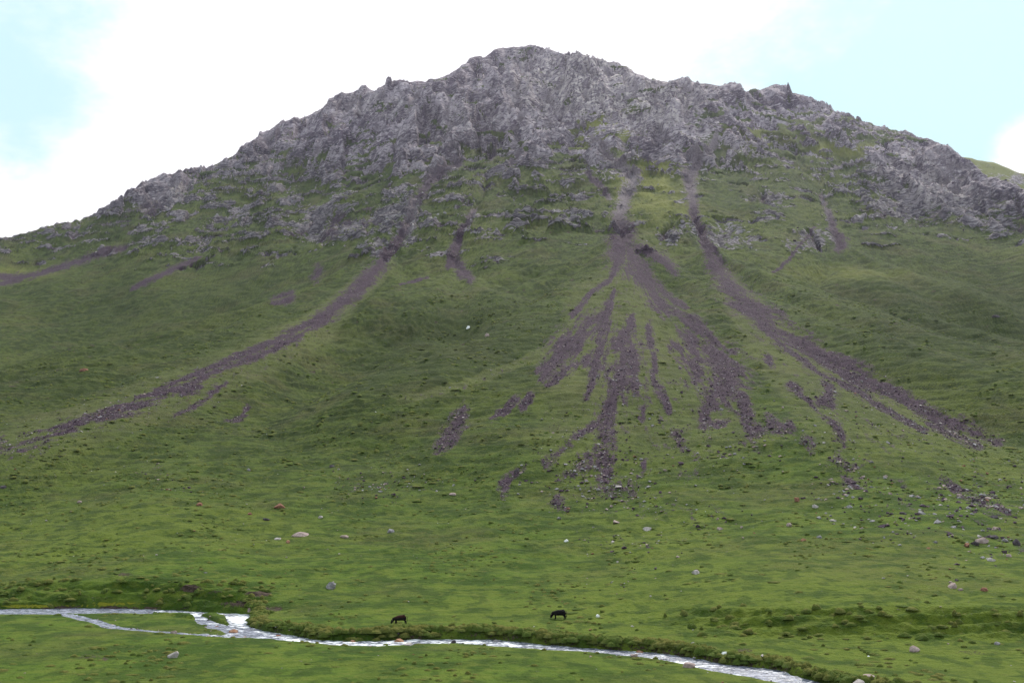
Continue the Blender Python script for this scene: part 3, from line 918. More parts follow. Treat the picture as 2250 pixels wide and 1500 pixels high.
# far green shoulder beyond the right-hand crags
def far_hill():
    us = np.linspace(2020, 2700, 60)
    top = np.interp(us, [2020, 2100, 2130, 2180, 2250, 2400, 2700], [356, 344, 347, 357, 382, 428, 540])
    rows = 26
    V_, ly, fr_ = [], [], 26
    pts = np.zeros((60, rows, 3))
    for i, (u, v) in enumerate(zip(us, top)):
        D0 = 1350.0
        a, T = float(az_of(u, v)), float(Tv(v))
        for j in range(rows):
            q = j / (rows - 4)
            Dd = D0 - 330 + 330 * q
            z = T * D0 - 250 * max(0, 1 - q) ** 1.15 if q <= 1 else T * D0 - 500 * (q - 1)
            pts[i, j] = (a * Dd, Dd, z)
    pts[..., 2] += 2.5 * fbm(pts[..., 0] / 30, pts[..., 1] / 30, 201, 4)
    idx = np.arange(60 * rows).reshape(60, rows)
    f = np.stack([idx[:-1, :-1], idx[1:, :-1], idx[1:, 1:], idx[:-1, 1:]], -1).reshape(-1, 4)
    me = raw_mesh('far_hill', pts.reshape(-1, 3), f)
    nv = len(me.vertices)
    r = fbm(pts[..., 0] / 25, pts[..., 1] / 25, 207, 4).ravel()
    for k, a in dict(rock=np.clip(.25 + .5 * r, 0, 1), lit_paint=np.full(nv, .8), high=np.full(nv, .3)).items():  # whole hill tinted as sunlit, painted into its colour
        me.attributes.new(k, 'FLOAT', 'POINT').data.foreach_set('value', a.astype(np.float32))
    me.materials.append(M_GROUND)
    o = bpy.data.objects.new('far_hill', me)
    tag(o, 'sunlit yellow-green shoulder behind the dark crags', 'hill', kind='structure')
    col.objects.link(o)


far_hill()


# ------------------------------------------------------------------ stream
def water_material():
    m_, n, p = mat('stream_water')
    pos = n.n('ShaderNodeNewGeometry').outputs['Position']
    fl = n.scalevec(pos, (.5, 1.0, 1.0))
    f1_ = n.noise(fl, .55, 5, .65, dist=.8)
    f2_ = n.noise(fl, 2.2, 4, .7)
    foam = n.step(n.math('ADD', n.math('ADD', n.math('MULTIPLY', f1_, .7), n.math('MULTIPLY', f2_, .45)), n.math('MULTIPLY', n.attr('foam'), .22)), .64, .80)
    c = n.mix(n.step(f2_, .4, .62), (.11, .12, .16), (.34, .35, .44))
    c = n.mix(foam, c, (.86, .88, .92))
    n.set(p.inputs['Base Color'], c)
    n.set(p.inputs['Roughness'], n.step(foam, 0, 1, .22, .7))
    p.inputs['Specular IOR Level'].default_value = .5
    bp = n.n('ShaderNodeBump')
    bp.inputs['Strength'].default_value = .6
    bp.inputs['Distance'].default_value = .25
    n.set(bp.inputs['Height'], n.math('ADD', f2_, n.math('MULTIPLY', n.noise(pos, 5, 3, .6), .3)))
    n.set(p.inputs['Normal'], bp.outputs[0])
    return m_


def build_stream():
    st = 0.34
    allp = np.concatenate(RW)
    x0, x1 = max(-115, allp[:, 0].min()), min(150, allp[:, 0].max())
    y0, y1 = allp[:, 1].min() - 1, allp[:, 1].max() + 1
    gx = np.arange(x0, x1, st); gy = np.arange(y0, y1, st)
    GX, GY = np.meshgrid(gx, gy, indexing='ij')
    sd = np.full(GX.shape, 9.0)
    mlow = np.interp(gx, mid[:, 0], mid[:, 1])[:, None]
    cand = np.abs(GY - mlow) < 24
    sd[cand] = water_sd(GX[cand], GY[cand])
    keep = sd < 0.9
    q = keep[:-1, :-1] & keep[1:, :-1] & keep[1:, 1:] & keep[:-1, 1:]
    used = np.zeros(GX.shape, bool)
    for a in (slice(None, -1), slice(1, None)):
        for b in (slice(None, -1), slice(1, None)):
            used[a, b] |= q
    idx = -np.ones(GX.shape, int)
    idx[used] = np.arange(used.sum())
    f = np.stack([idx[:-1, :-1][q], idx[1:, :-1][q], idx[1:, 1:][q], idx[:-1, 1:][q]], -1)
    gz = WZ + .07 * fbm(GX / 1.3, GY / .8, 301, 3) + .03 * fbm(GX / 4, GY / 3, 305, 2)
    me = raw_mesh('stream', np.stack([GX[used], GY[used], gz[used]], -1), f)
    pu, pv = project(GX, GY, gz)
    foam = np.exp(-(((pu - 535) / 40) ** 2 + ((pv - 1362) / 14) ** 2)) * 1.2 + np.exp(-(((pu - 640) / 180) ** 2)) * .4 * (pv > 1385) \
        + .6 * np.exp(-((pu - 980) / 260) ** 2) + .5 * np.exp(-((pu - 420) / 90) ** 2) * (pv < 1360) + .3 * np.exp(-((pu - 1500) / 120) ** 2)
    foam = np.where((pu < 330) & (pv > 1349), -.1, foam)
    foam = foam - .8 * np.exp(-((pu - 60) / 160) ** 2)
    me.attributes.new('foam', 'FLOAT', 'POINT').data.foreach_set('value', foam[used].astype(np.float32))
    me.materials.append(water_material())
    o = bpy.data.objects.new('stream', me)
    tag(o, 'narrow white mountain stream winding across the meadow', 'stream', kind='structure')
    col.objects.link(o)


build_stream()


# ------------------------------------------------------------------ stones
def stone_material(name, ca, cb, cdark, lichen=True):
    m_, n, p = mat(name)
    tcn = n.n('ShaderNodeTexCoord').outputs['Object']
    pos = n.n('ShaderNodeNewGeometry').outputs['Position']
    a = n.noise(pos, 2.2, 5, .65)
    b = n.noise(pos, 9.0, 4, .6)
    c = n.mix(n.step(a, .38, .62), ca, cb)
    c = n.mix(n.step(b, .58, .74, 0, .7), c, cdark)
    n.set(p.inputs['Base Color'], c)
    bp = n.n('ShaderNodeBump')
    bp.inputs['Strength'].default_value = .7
    bp.inputs['Distance'].default_value = .12
    n.set(bp.inputs['Height'], n.math('ADD', a, n.math('MULTIPLY', b, .5)))
    n.set(p.inputs['Normal'], bp.outputs[0])
    return m_


STONE = dict(
    grey=stone_material('grey_stone', (.20, .185, .20), (.31, .29, .30), (.10, .09, .10)),
    pink=stone_material('pinkish_stone', (.27, .20, .19), (.38, .30, .28), (.13, .09, .09)),
    pale=stone_material('pale_stone', (.33, .29, .285), (.46, .41, .40), (.22, .18, .18)),
    white=stone_material('white_stone', (.70, .70, .71), (.80, .80, .80), (.50, .48, .48)),
    red=stone_material('red_brown_stone', (.17, .075, .050), (.26, .13, .09), (.06, .03, .025)),
    orange=stone_material('rust_orange_stone', (.27, .13, .075), (.36, .22, .15), (.16, .07, .04)),
    dark=stone_material('dark_stone', (.050, .040, .045), (.10, .085, .095), (.025, .02, .025)),
    scree=stone_material('scree_stone', (.043, .027, .040), (.093, .066, .086), (.024, .017, .023)),
)
import bmesh


def hull_mesh(name, npts, seed, cut=1.0):
    r = random.Random(seed)
    bm = bmesh.new()
    for i in range(npts):
        zc = r.uniform(-1, 1); an = r.uniform(0, 6.283); k = math.sqrt(1 - zc * zc)
        rad = r.uniform(.82, 1.0)
        p_ = [rad * k * math.cos(an), rad * k * math.sin(an), rad * zc]
        bm.verts.new(p_)
    res = bmesh.ops.convex_hull(bm, input=bm.verts)
    bmesh.ops.delete(bm, geom=[g for g in res['geom_interior'] if isinstance(g, bmesh.types.BMVert)], context='VERTS')
    bmesh.ops.triangulate(bm, faces=bm.faces)
    bm.normal_update()
    me = bpy.data.meshes.new(name)
    bm.to_mesh(me); bm.free()
    me.update()
    return me


def mesh_arrays(me):
    v = np.zeros(len(me.vertices) * 3); me.vertices.foreach_get('co', v)
    f = np.zeros(len(me.loops), int); me.loops.foreach_get('vertex_index', f)
    return v.reshape(-1, 3), f.reshape(-1, 3)


def boulder(u, v, wpx, aspect, shape, kind, label, group=None, yaw=None, depth=.8, name='boulder', sink=.34, pts=26):
    """boulder whose foot shows at pixel (u, v); wpx is its width in the photograph; aspect = height / width"""
    x, y, z = base_at(u, v)
    w = wpx * y / F
    me = hull_mesh(name, pts, shape * 31 + 5)
    co, _ = mesh_arrays(me)
    ext = co.max(0) - co.min(0)
    co = (co - (co.max(0) + co.min(0)) / 2) / ext
    co = co * np.array([w, w * depth, w * aspect * (1 + sink)])
    if shape % 3 == 0:                      # leaning crown
        co[:, 0] += (co[:, 2] > 0) * co[:, 2] * .35
    me.vertices.foreach_set('co', co.astype(np.float32).ravel())
    me.update()
    me.materials.append(STONE[kind])
    o = bpy.data.objects.new(name, me)
    h = w * aspect * (1 + sink)
    o.location = (x, y + w * depth * .35, z + h / 2 - h * sink - .03 * w)
    o.rotation_euler = (0, 0, 0 if yaw is None else R(yaw))
    tag(o, label, 'boulder' if name == 'boulder' else 'stone', group)
    col.objects.link(o)
    return o


BOULDERS = [
    (725, 1293, 21, .80, 12, 'grey', 'upright grey boulder with a pointed top on the meadow above the cows'),
    (660, 1178, 40, .30, 1, 'pink', 'long low grey-pink slab half sunk in the grass'),
    (612, 1116, 26, .48, 2, 'red', 'large dark red-brown block on the grass below the long debris track'),
    (610, 1185, 15, .34, 4, 'pale', 'small flat pale slab just below the long grey-pink slab'),
    (631, 1193, 10, .75, 5, 'orange', 'small rust-orange stone beside the flat pale slab'),
    (755, 1181, 20, .35, 7, 'pink', 'low grey-pink stone to the side of the long slab'),
    (857, 1169, 16, .60, 8, 'grey', 'rounded grey boulder alone on the lower slope'),
    (584, 1143, 15, .42, 10, 'dark', 'low dark stone below the red-brown block'),
    (437, 1111, 14, .62, 11, 'red', 'reddish stone alone on the grass below the long debris track'),
    (549, 1131, 10, .65, 13, 'red', 'small reddish stone between the red-brown block and the dark low stone'),
    (703, 1137, 11, .60, 14, 'pale', 'small pale stone beyond the red-brown block'),
    (172, 1104, 11, .60, 16, 'pink', 'small pink stone alone in plain grass'),
    (182, 816, 22, .42, 17, 'red', 'dark reddish boulder alone on the slope above the long debris track'),
    (379, 1444, 25, .58, 19, 'pale', 'pale pinkish boulder on the near meadow by the braided stream'),
    (510, 1394, 22, .62, 20, 'orange', 'big rust-pink boulder where the stream branches rejoin'),
    (612, 1401, 13, .60, 22, 'red', 'brown boulder standing in the stream below the rapids'),
    (775, 1414, 13, .80, 23, 'orange', 'small upright orange boulder at the edge of the stream'),
    (876, 1413, 22, .50, 25, 'orange', 'orange boulder leaning on a pale one beside the stream'),
    (896, 1417, 18, .35, 26, 'pale', 'low pale boulder against an orange one beside the stream'),
    (997, 1412, 11, .60, 28, 'dark', 'dark stone in the middle of the white water'),
    (1090, 1413, 17, .50, 29, 'grey', 'low grey boulder washed by the stream under the cut bank'),
    (1408, 1437, 23, .42, 31, 'orange', 'low orange boulder where the stream narrows'),
    (1395, 1443, 16, .50, 32, 'pink', 'pinkish stone in front of the low orange boulder'),
    (1514, 1466, 30, .42, 34, 'pink', 'wide pinkish boulder on the near bank of the lower stream'),
    (1594, 1442, 16, .66, 35, 'white', 'bright white boulder on the grass above the lower stream'),
    (2010, 1431, 23, .62, 37, 'pink', 'pinkish pointed boulder on the flat below the cattle-path bank'),
    (1890, 1499, 28, .42, 38, 'pale', 'pale flat boulder beside the end of the lower stream'),
    (1912, 1488, 25, .30, 40, 'pink', 'low pinkish slab behind the pale flat boulder'),
    (2097, 1291, 20, .66, 41, 'pink', 'largest pinkish boulder of a loose trio above the bank'),
    (2165, 1297, 16, .55, 43, 'red', 'reddish boulder of a loose trio above the bank'),
    (2112, 1297, 11, .50, 44, 'pink', 'smallest stone of a loose trio above the bank'),
    (2102, 1275, 9, .60, 46, 'dark', 'small dark stone just upslope of the largest pinkish boulder'),
    (1529, 1261, 17, .62, 47, 'pale', 'pale boulder alone on the smooth lower meadow'),
    (1424, 1164, 22, .36, 49, 'pale', 'long pale stone with a dark side on a grassy hump'),
    (1735, 1157, 12, .80, 50, 'pink', 'pale pink upright stone below the scree fan'),
    (1833, 1145, 16, .32, 52, 'pale', 'flat pale slab below the small scree patch'),
    (1767, 1189, 13, .55, 53, 'orange', 'small orange-pink stone on the meadow below the fan'),
    (1800, 1181, 11, .60, 55, 'grey', 'small grey stone beside the orange-pink one'),
    (1753, 1102, 12, .90, 56, 'red', 'dark reddish upright stone at the foot of the scree fan'),
    (2237, 1197, 18, .90, 58, 'dark', 'dark upright boulder among the loose stones of the block field'),
    (1683, 1487, 14, .70, 59, 'dark', 'dark pointed rock in the lower stream'),
    (1702, 1483, 9, .70, 61, 'dark', 'small dark rock beside the pointed one in the lower stream'),
    (1642, 1476, 14, .50, 62, 'grey', 'grey rock covered by foam in the lower stream'),
    (1135, 1034, 15, .60, 64, 'dark', 'dark boulder at the edge of the broken scree strips'),
    (995, 1087, 16, .40, 65, 'pink', 'low brownish stone on the grass beside the foot of the streaked scree fan'),
    (730, 1026, 12, .55, 67, 'dark', 'small dark stone on the tussocky grass between the two fans'),
    (544, 1034, 11, .60, 68, 'grey', 'small grey stone on the grassy fan below the long debris track'),
    (1030, 721, 10, .80, 70, 'white', 'white stone high in the hollow between the two fans'),
    (1071, 738, 11, .80, 71, 'pink', 'pink stone high in the hollow between the two fans'),
    (5, 1073, 14, .60, 73, 'dark', 'dark stone in the grass below the fading end of the long debris track'),
    (1315, 1355, 9, .75, 74, 'white', 'small white stone on the grass near the black cow'),
    (1243, 1190, 10, .65, 76, 'white', 'small white stone in a grassy hollow'),
    (2193, 1416, 12, .60, 77, 'grey', 'small grey stone under the cattle-path bank'),
    (381, 1391, 15, .50, 79, 'pink', 'pink stone in the thin side channel of the stream'),
    (475, 1380, 10, .60, 80, 'red', 'reddish stone at the end of the stream island'),
    (548, 1344, 11, .85, 82, 'pink', 'pinkish stone at the foot of the eroded soil bank'),
    (2180, 1232, 18, .50, 83, 'pale', 'pale stone leading a short row below the block field'),
    (2160, 1226, 10, .50, 85, 'grey', 'small grey stone second in a short row below the block field'),
    (2163, 1193, 30, .55, 86, 'pink', 'broad pinkish boulder at the lower end of the block field'),
    (1148 + 1040, 1183, 18, .55, 88, 'dark', 'dark boulder beside the broad pinkish one in the block field'),
    (1190 + 795, 1072, 11, .60, 89, 'dark', 'small dark stone alone on the grass beside the small scree patch'),
    (2190, 695, 18, .40, 91, 'dark', 'dark low stone alone high on the smooth slope beyond the broad scree track'),
    (1868, 1115, 14, .55, 92, 'grey', 'grey boulder below the small scree patch'),
    (1793, 1114, 14, .60, 94, 'pale', 'pale grey boulder beside the foot of the small scree patch'),
]
for b in BOULDERS:
    boulder(*b)

# ------------------------------------------------------------------ scattered small stones (uncountable)
VAR = [mesh_arrays(hull_mesh('tmp', 9, 900 + i)) for i in range(14)]


def scatter_stones(name, ids, size, squash, materials, label, cat):
    vs, fs, ms, off = [], [], [], 0
    ii, jj_ = np.unravel_index(ids, X.shape)
    for q, (i, j) in enumerate(zip(ii, jj_)):
        v, f = VAR[q % len(VAR)]
        a = rng.uniform(0, 6.283); c, s = math.cos(a), math.sin(a)
        sc_ = size[q] * .5
        p_ = v * np.array([sc_ * rng.uniform(.8, 1.3), sc_, sc_ * squash * rng.uniform(.7, 1.3)])
        p_ = np.stack([p_[:, 0] * c - p_[:, 1] * s, p_[:, 0] * s + p_[:, 1] * c, p_[:, 2]], -1)
        o_ = np.array([X[i, j] + rng.uniform(-.5, .5), Y[i, j] + rng.uniform(-.6, .6), 0])
        o_[2] = Z[i, j] + .10 * sc_
        vs.append(p_ + o_); fs.append(f + off); off += len(v)
        ms.append(np.full(len(f), rng.choice(len(materials), p=[w for _, w in materials])))
    me = raw_mesh(name, np.concatenate(vs), np.concatenate(fs), False)
    for k, _ in materials:
        me.materials.append(STONE[k])
    me.polygons.foreach_set('material_index', np.concatenate(ms).astype(np.int32))
    o = bpy.data.objects.new(name, me)
    tag(o, label, cat, kind='stuff')
    col.objects.link(o)


inview = (UU > -60) & (UU < 2310) & (VV > 60) & (VV < 1530) & (Y < ridge_D)
# world area of every grid vertex, so that scatter density is even on the ground
area = np.abs(np.gradient(X, axis=0) * np.gradient(Y, axis=1))


def pick(weight, n):
    w = (weight * area * inview).ravel()
    return np.searchsorted(np.cumsum(w), rng.uniform(0, w.sum(), n))


bould_zone = (sc > -.6) * sstep(VV, 620, 800)
ids = pick(sstep(scree, .35, .85) * sstep(VV, 560, 760) * (Y < 800) * (.3 + sstep(VV, 700, 950)), 12000)
scatter_stones('scree_stones', ids, rng.lognormal(-.80, .42, len(ids)), .7, [('scree', .70), ('grey', .14), ('pale', .06), ('pink', .10)],
               'loose purple-grey stones lying on the scree fans', 'scree')
zone = sstep(veilA, -.1, .5) * (.25 + sstep(n_mid + .4 * n_big, .1, .6)) * sstep(VV, 700, 950)
zone = zone + 3.0 * blobs([(2120, 1130, 110, 50, .6), (2190, 1180, 60, 30, .6), (1860, 1070, 60, 50, .9), (2030, 1150, 90, 50, .5), (1340, 1080, 90, 30, .9), (1330, 1010, 110, 40, .7), (1220, 1030, 70, 40, .6), (1650, 960, 90, 40, .6), (850, 1060, 120, 30, .35)]) * (.3 + sstep(n_fine, 0, .5))
ids = pick(zone * (Y < 600), 2600)
scatter_stones('fan_foot_stones', ids, rng.lognormal(-.55, .45, len(ids)), .65, [('scree', .50), ('grey', .26), ('pale', .06), ('pink', .14), ('red', .04)],
               'small stones strewn over the grassy foot of the fans', 'stones')


def loose_stones(ids, size, kinds, label, group):
    """countable stones: every one an object of its own, shapes shared"""
    ii, jj_ = np.unravel_index(ids, X.shape)
    for q, (i, j) in enumerate(zip(ii, jj_)):
        key = (q % 8, kinds[q % len(kinds)])
        if key not in LOOSE:
            me = hull_mesh('stone', 16, 700 + key[0])
            me.materials.append(STONE[key[1]])
            LOOSE[key] = me
        o = bpy.data.objects.new('stone', LOOSE[key])
        r_ = size[q] * .5
        o.scale = (r_ * rng.uniform(.9, 1.4), r_, r_ * rng.uniform(.5, .85))
        o.rotation_euler = (rng.uniform(-.25, .25), rng.uniform(-.25, .25), rng.uniform(0, 6.28))
        o.location = (X[i, j], Y[i, j], Z[i, j] + .12 * r_)
        tone_w = dict(scree='purple-grey', grey='grey', pink='pinkish', dark='dark')[key[1]]
        big_w = 'large' if size[q] > np.median(size) else 'small'
        tag(o, label % (big_w, tone_w), 'stone', group)
        col.objects.link(o)


LOOSE = {}
bf = blobs([(2120, 1120, 100, 40, 1.0), (2190, 1175, 60, 26, 1.0), (2060, 1090, 60, 26, .7)]) ** 2
loose_stones(pick(bf, 55), rng.uniform(.8, 1.7, 55), ('scree', 'grey', 'pink', 'scree', 'dark', 'grey'),
             '%s loose %s stone among others in the block field below the broad scree track', 'stones of the block field')
sf = blobs([(1860, 1060, 60, 46, 1.0), (1920, 1130, 80, 30, .7)]) ** 2
loose_stones(pick(sf, 40), rng.uniform(.7, 1.4, 40), ('scree', 'grey', 'pink', 'scree'),
             '%s loose %s stone strewn in the grass round the small scree patch', 'stones round the small scree patch')
cf = blobs([(1330, 1060, 110, 36, 1.0), (1200, 1050, 70, 36, .8), (1640, 985, 90, 30, .8), (1450, 1020, 80, 40, .5)]) ** 2
loose_stones(pick(cf, 75), rng.uniform(.7, 1.3, 75), ('scree', 'grey', 'scree', 'pink', 'grey'),
             '%s loose %s stone at the grassy lower end of the streaked scree fan', 'stones at the foot of the scree fan')
lf = blobs([(850, 1065, 110, 22, 1.0), (900, 1080, 60, 14, .7)]) ** 2
loose_stones(pick(lf, 18), rng.uniform(.6, 1.1, 18), ('grey', 'scree', 'pink'),
             '%s loose %s stone in the thin line of rubble between the two fans', 'stones between the two fans')
ids = pick((VV > 900) * (Y > 100) * (sdg > .5) * (.3 + sstep(n_big, -.2, .4)), 340)
scatter_stones('meadow_stones', ids, rng.lognormal(-.95, .35, len(ids)), .6, [('grey', .36), ('pale', .30), ('pink', .20), ('white', .06), ('red', .08)],
               'tiny pale stones scattered in the meadow grass', 'stones')
ids = pick((np.abs(sdg) < .5) * (1 + 2 * (farside < .5)) * 1.0, 420)
scatter_stones('stream_stones', ids, rng.lognormal(-1.15, .35, len(ids)), .6, [('grey', .30), ('pink', .35), ('orange', .15), ('dark', .20)],
               'wet cobbles along the edges of the stream', 'stones')
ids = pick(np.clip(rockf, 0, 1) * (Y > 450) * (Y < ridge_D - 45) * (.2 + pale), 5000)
scatter_stones('crag_blocks', ids, np.minimum(rng.lognormal(.7, .4, len(ids)), 3.5), .9, [('grey', .55), ('scree', .25), ('pale', .20)],
               'broken blocks lying on the summit crags', 'blocks')


# ------------------------------------------------------------------ grass tussocks and low shrubs (uncountable)
def tussock_material():
    m_, n, p = mat('tussock')
    pos = n.n('ShaderNodeNewGeometry').outputs['Position']
    a = n.noise(pos, .35, 3, .6)
    t = n.attr('tip')
    c0 = n.mix(n.step(a, .4, .62), (.060, .095, .014), (.085, .100, .022))
    c1 = n.mix(n.step(a, .35, .6), (.085, .120, .020), (.150, .145, .032))
    n.set(p.inputs['Base Color'], n.mix(t, c0, c1))
    p.inputs['Roughness'].default_value = .9
    bp = n.n('ShaderNodeBump')
    bp.inputs['Strength'].default_value = 1.0
    bp.inputs['Distance'].default_value = .3
    n.set(bp.inputs['Height'], n.noise(pos, 6.0, 3, .7))
    n.set(p.inputs['Normal'], bp.outputs[0])
    return m_


def tussocks(name, ids, size, hgt, label, m_, sides=6):
    """soft hummocks of grass: two uneven rings and a crown"""
    n = len(ids)
    ii, jj_ = np.unravel_index(ids, X.shape)
    base = P[ii, jj_] + np.stack([rng.uniform(-.4, .4, n), rng.uniform(-.5, .5, n), np.zeros(n)], -1)
    ang = np.arange(sides) * 6.283 / sides + rng.uniform(-.35, .35, (n, sides)) + rng.uniform(0, 6.283, (n, 1))
    wide = np.stack([rng.uniform(.9, 1.7, n), rng.uniform(.6, 1.0, n)], -1)
    rings = []
    for k, (rr, hz) in enumerate(((1.0, -.25), (.72, .55), (.36, .92))):
        q = size[:, None] * rr * rng.uniform(.75, 1.2, (n, sides))
        z = hgt[:, None] * hz * (rng.uniform(.7, 1.25, (n, sides)) if k else np.ones((n, sides)))
        rings.append(base[:, None, :] + np.stack([np.cos(ang) * q * wide[:, :1], np.sin(ang) * q * wide[:, 1:], z], -1))
    top = base + np.stack([np.zeros(n), np.zeros(n), hgt * rng.uniform(.9, 1.15, n)], -1)
    v = np.concatenate(rings + [top[:, None, :]], 1)
    m1 = 3 * sides + 1
    f = []
    for r_ in range(2):
        for k in range(sides):
            a_, b_ = r_ * sides + k, r_ * sides + (k + 1) % sides
            f += [(a_, b_, b_ + sides), (a_, b_ + sides, a_ + sides)]
    for k in range(sides):
        f.append((2 * sides + k, 2 * sides + (k + 1) % sides, 3 * sides))
    f = np.array(f)[None] + (np.arange(n) * m1)[:, None, None]
    me = raw_mesh(name, v.reshape(-1, 3), f.reshape(-1, 3), True)
    tipv = np.tile(np.array([0] * sides + [.45] * sides + [1] * (sides + 1), np.float32), n)
    me.attributes.new('tip', 'FLOAT', 'POINT').data.foreach_set('value', tipv)
    me.materials.append(m_)
    o = bpy.data.objects.new(name, me)
    tag(o, label, 'grass', kind='stuff')
    col.objects.link(o)


M_T = tussock_material()
g_ok = grassy * (sdg > .35) * (soil < .5)
dens = g_ok * (.15 + 1.6 * sstep(fbm(X / 18, Y / 22, 401, 3), .0, .55)) * (VV > 860) * sstep(VV, 860, 1000)
ids = pick(dens * (Y < 420) * (Y > 98), 3200)
tussocks('grass_tussocks', ids, rng.lognormal(-.9, .35, len(ids)), rng.uniform(.10, .30, len(ids)), 'low grass tussocks dotting the meadow and lower slopes', M_T)
densm = grassy * (scree < .3) * sstep(Y, 210, 280) * (Y < 560) * (rockf < .2) * (.05 + sstep(fbm(X / 26, ZS / 9 + Y / 60, 411, 3), .0, .5))
ids = pick(densm, 3000)
tussocks('slope_tussocks', ids, rng.lognormal(-.45, .35, len(ids)), rng.uniform(.15, .55, len(ids)), 'rough grass clumps dotting the middle slopes', M_T)
bushz = np.exp(-((sdg - .9) / .8) ** 2) * farside * np.clip(hi, 0, 1) * (UU > 540) * (.3 + sstep(n_fine, -.2, .4)) + .012 * bankm + .02 * bankl
ids = pick(bushz * (sdg > .2) * (Y > 98), 1500)
tussocks('bank_shrubs', ids, rng.uniform(.3, .8, len(ids)), rng.uniform(.2, .6, len(ids)), 'dark low shrubs and rank grass along the cut bank of the stream', M_T)


# ------------------------------------------------------------------ cattle
def cow_material(name, c_back, c_low):
    m_, n, p = mat(name)
    tcn = n.n('ShaderNodeTexCoord').outputs['Object']
    s_ = n.n('ShaderNodeSeparateXYZ')
    n.set(s_.inputs[0], tcn)
    a = n.noise(tcn, 3.0, 4, .6)
    k = n.math('ADD', s_.outputs[2], n.math('MULTIPLY', n.math('SUBTRACT', a, .5), .5))
    n.set(p.inputs['Base Color'], n.mix(n.step(k, .85, 1.25), c_low, c_back))
    p.inputs['Roughness'].default_value = .75
    return m_


def skin_mesh(name, verts, edges, radii, root=0, sub=2):
    me = bpy.data.meshes.new(name)
    me.from_pydata(verts, edges, [])
    o = bpy.data.objects.new(name, me)
    col.objects.link(o)
    sk = o.modifiers.new('skin', 'SKIN')
    for i, r_ in enumerate(radii):
        sv_ = me.skin_vertices[0].data[i]
        sv_.radius = r_ if isinstance(r_, tuple) else (r_, r_)
        sv_.use_root = (i == root)
    ss_ = o.modifiers.new('sub', 'SUBSURF')
    ss_.levels = sub; ss_.render_levels = sub
    dg = bpy.context.evaluated_depsgraph_get()
    ev = bpy.data.meshes.new_from_object(o.evaluated_get(dg))
    bpy.data.objects.remove(o)
    ev.polygons.foreach_set('use_smooth', np.ones(len(ev.polygons), bool))
    ev.name = name
    return ev


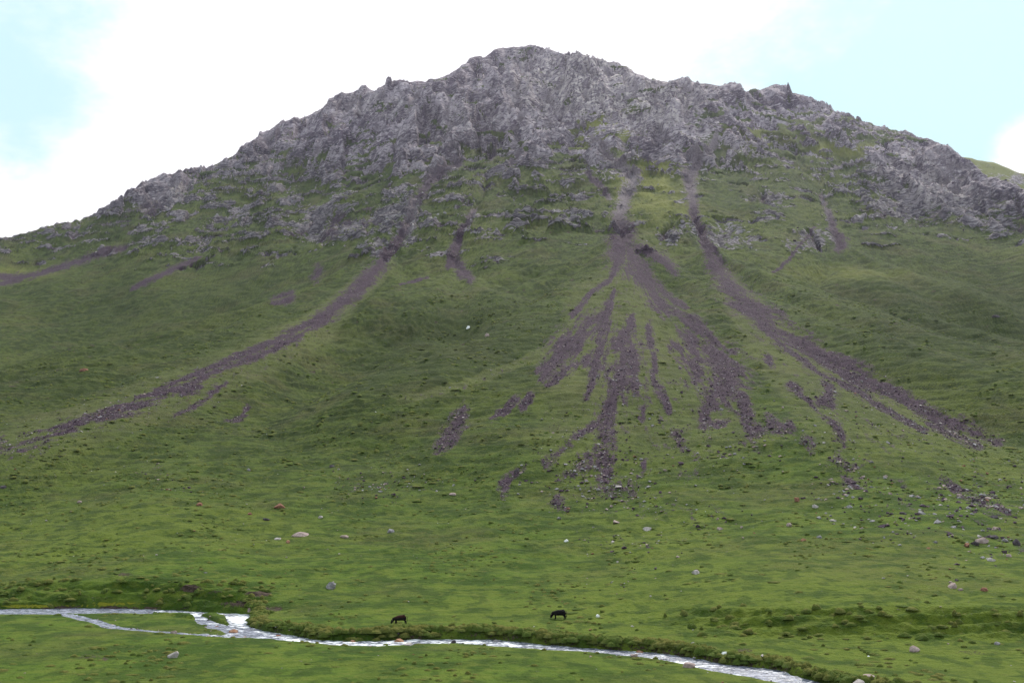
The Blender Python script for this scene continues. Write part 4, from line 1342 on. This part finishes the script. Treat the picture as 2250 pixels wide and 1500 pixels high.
def cow(u, v, hpx, yaw, m_body, m_horn, label, step):
    """grazing cow built facing -X, 1.35 m at the withers"""
    V_ = [(0.55, 0, .98), (0.15, 0, .93), (-.30, 0, .93), (-.62, 0, .97),        # rump .. shoulder 0-3
          (-.88, 0, .84), (-1.06, 0, .58), (-1.16, 0, .36), (-1.23, 0, .12),       # neck, poll, face, muzzle 4-7
          (.74, 0, 1.06)]                                                           # pin bones 8
    E_ = [(0, 1), (1, 2), (2, 3), (3, 4), (4, 5), (5, 6), (6, 7), (0, 8)]
    Rr = [(.32, .38), (.35, .44), (.35, .44), (.29, .40), (.17, .28), (.16, .20), (.14, .17), (.10, .11), (.16, .22)]

    def leg(root, pts, rr):
        prev = root
        for p_, r_ in zip(pts, rr):
            V_.append(p_); Rr.append(r_)
            E_.append((prev, len(V_) - 1)); prev = len(V_) - 1
    for s_, k in ((.17, step), (-.17, -step)):
        leg(3, [(-.60, s_, .74), (-.60 + k * .5, s_, .44), (-.58 + k * .8, s_, .14), (-.62 + k * .8, s_, .02)], [.17, .09, .065, .07])
    for s_, k in ((.18, -step), (-.18, step)):
        leg(0, [(.60, s_, .78), (.54 + k * .3, s_, .56), (.70 + k * .6, s_, .40), (.66 + k * .8, s_, .13), (.62 + k * .8, s_, .02)], [.22, .14, .085, .065, .07])
    x, y, z = base_at(u, v)
    root = bpy.data.objects.new('cow', None)
    col.objects.link(root)
    root.location = (x, y, z - .03)
    root.rotation_euler = (0, 0, R(yaw))
    s_ = hpx * y / F / 1.36
    root.scale = (s_ * 1.14, s_, s_)
    root.empty_display_size = .3
    tag(root, label, 'cow', 'cattle grazing beside the stream')

    def part(name, me, m_, parent=root):
        me.materials.clear(); me.materials.append(m_)
        o = bpy.data.objects.new(name, me)
        col.objects.link(o)
        o.parent = parent
        return o
    body = part('body', skin_mesh('cow_body', V_, E_, Rr, root=1), m_body)
    part('tail', skin_mesh('cow_tail', [(.80, 0, 1.20), (.90, 0, 1.05), (.90, .02, .75), (.88, .02, .50), (.88, .02, .36)], [(0, 1), (1, 2), (2, 3), (3, 4)], [.045, .03, .022, .05, .02], sub=1), m_body)
    for sg in (1, -1):
        part('horn', skin_mesh('cow_horn', [(-1.10, sg * .08, .70), (-1.12, sg * .20, .74), (-1.20, sg * .25, .82)], [(0, 1), (1, 2)], [.032, .025, .008], sub=1), m_horn)
        part('ear', skin_mesh('cow_ear', [(-1.08, sg * .09, .62), (-1.06, sg * .20, .60), (-1.05, sg * .27, .57)], [(0, 1), (1, 2)], [(.03, .03), (.06, .025), (.02, .01)], sub=1), m_body)
    part('udder', skin_mesh('cow_udder', [(.42, 0, .70), (.44, 0, .58)], [(0, 1)], [.13, .08], sub=1), m_body)
    print('cow height', 1.36 * s_, 'at', x, y, z)


M_HORN = stone_material('horn', (.35, .30, .22), (.45, .40, .30), (.15, .12, .1))
cow(879, 1370, 19, 8, cow_material('brown_hide', (.034, .009, .006), (.006, .005, .005)), M_HORN,
    'dark brown cow with a reddish back grazing alone on open grass beside the stream', .10)
cow(1231, 1359, 19.5, -14, cow_material('black_hide', (.007, .005, .006), (.005, .004, .005)), M_HORN,
    'black cow grazing below a small hump of rough grass', -.08)

# ------------------------------------------------------------------ the air between the valley and the summit
def haze():
    x0, x1 = float(P[..., 0].min()) - 30, float(P[..., 0].max()) + 30
    y0, y1 = -40.0, float(P[..., 1].max()) + 200
    z0, z1 = min(float(P[..., 2].min()), -250.0) - 60, float(P[..., 2].max()) + 15
    v = [(x, y, z) for x in (x0, x1) for y in (y0, y1) for z in (z0, z1)]
    f = [(0, 1, 3, 2), (4, 6, 7, 5), (0, 4, 5, 1), (2, 3, 7, 6), (0, 2, 6, 4), (1, 5, 7, 3)]
    me = bpy.data.meshes.new('haze')
    me.from_pydata(v, [], f)
    m_ = bpy.data.materials.new('haze')
    m_.use_nodes = True
    m_.node_tree.nodes.clear()
    n = NT(m_.node_tree)
    out = n.n('ShaderNodeOutputMaterial')
    pv = n.n('ShaderNodeVolumePrincipled')
    pv.inputs['Color'].default_value = (.80, .76, 1.0, 1)
    pv.inputs['Density'].default_value = HAZE
    pv.inputs['Anisotropy'].default_value = .75
    n.set(out.inputs['Volume'], pv.outputs[0])
    me.materials.append(m_)
    o = bpy.data.objects.new('haze', me)
    tag(o, 'thin pale violet haze in front of the summit', 'haze', kind='stuff')
    col.objects.link(o)


HAZE = 0.000055
haze()
print('done')
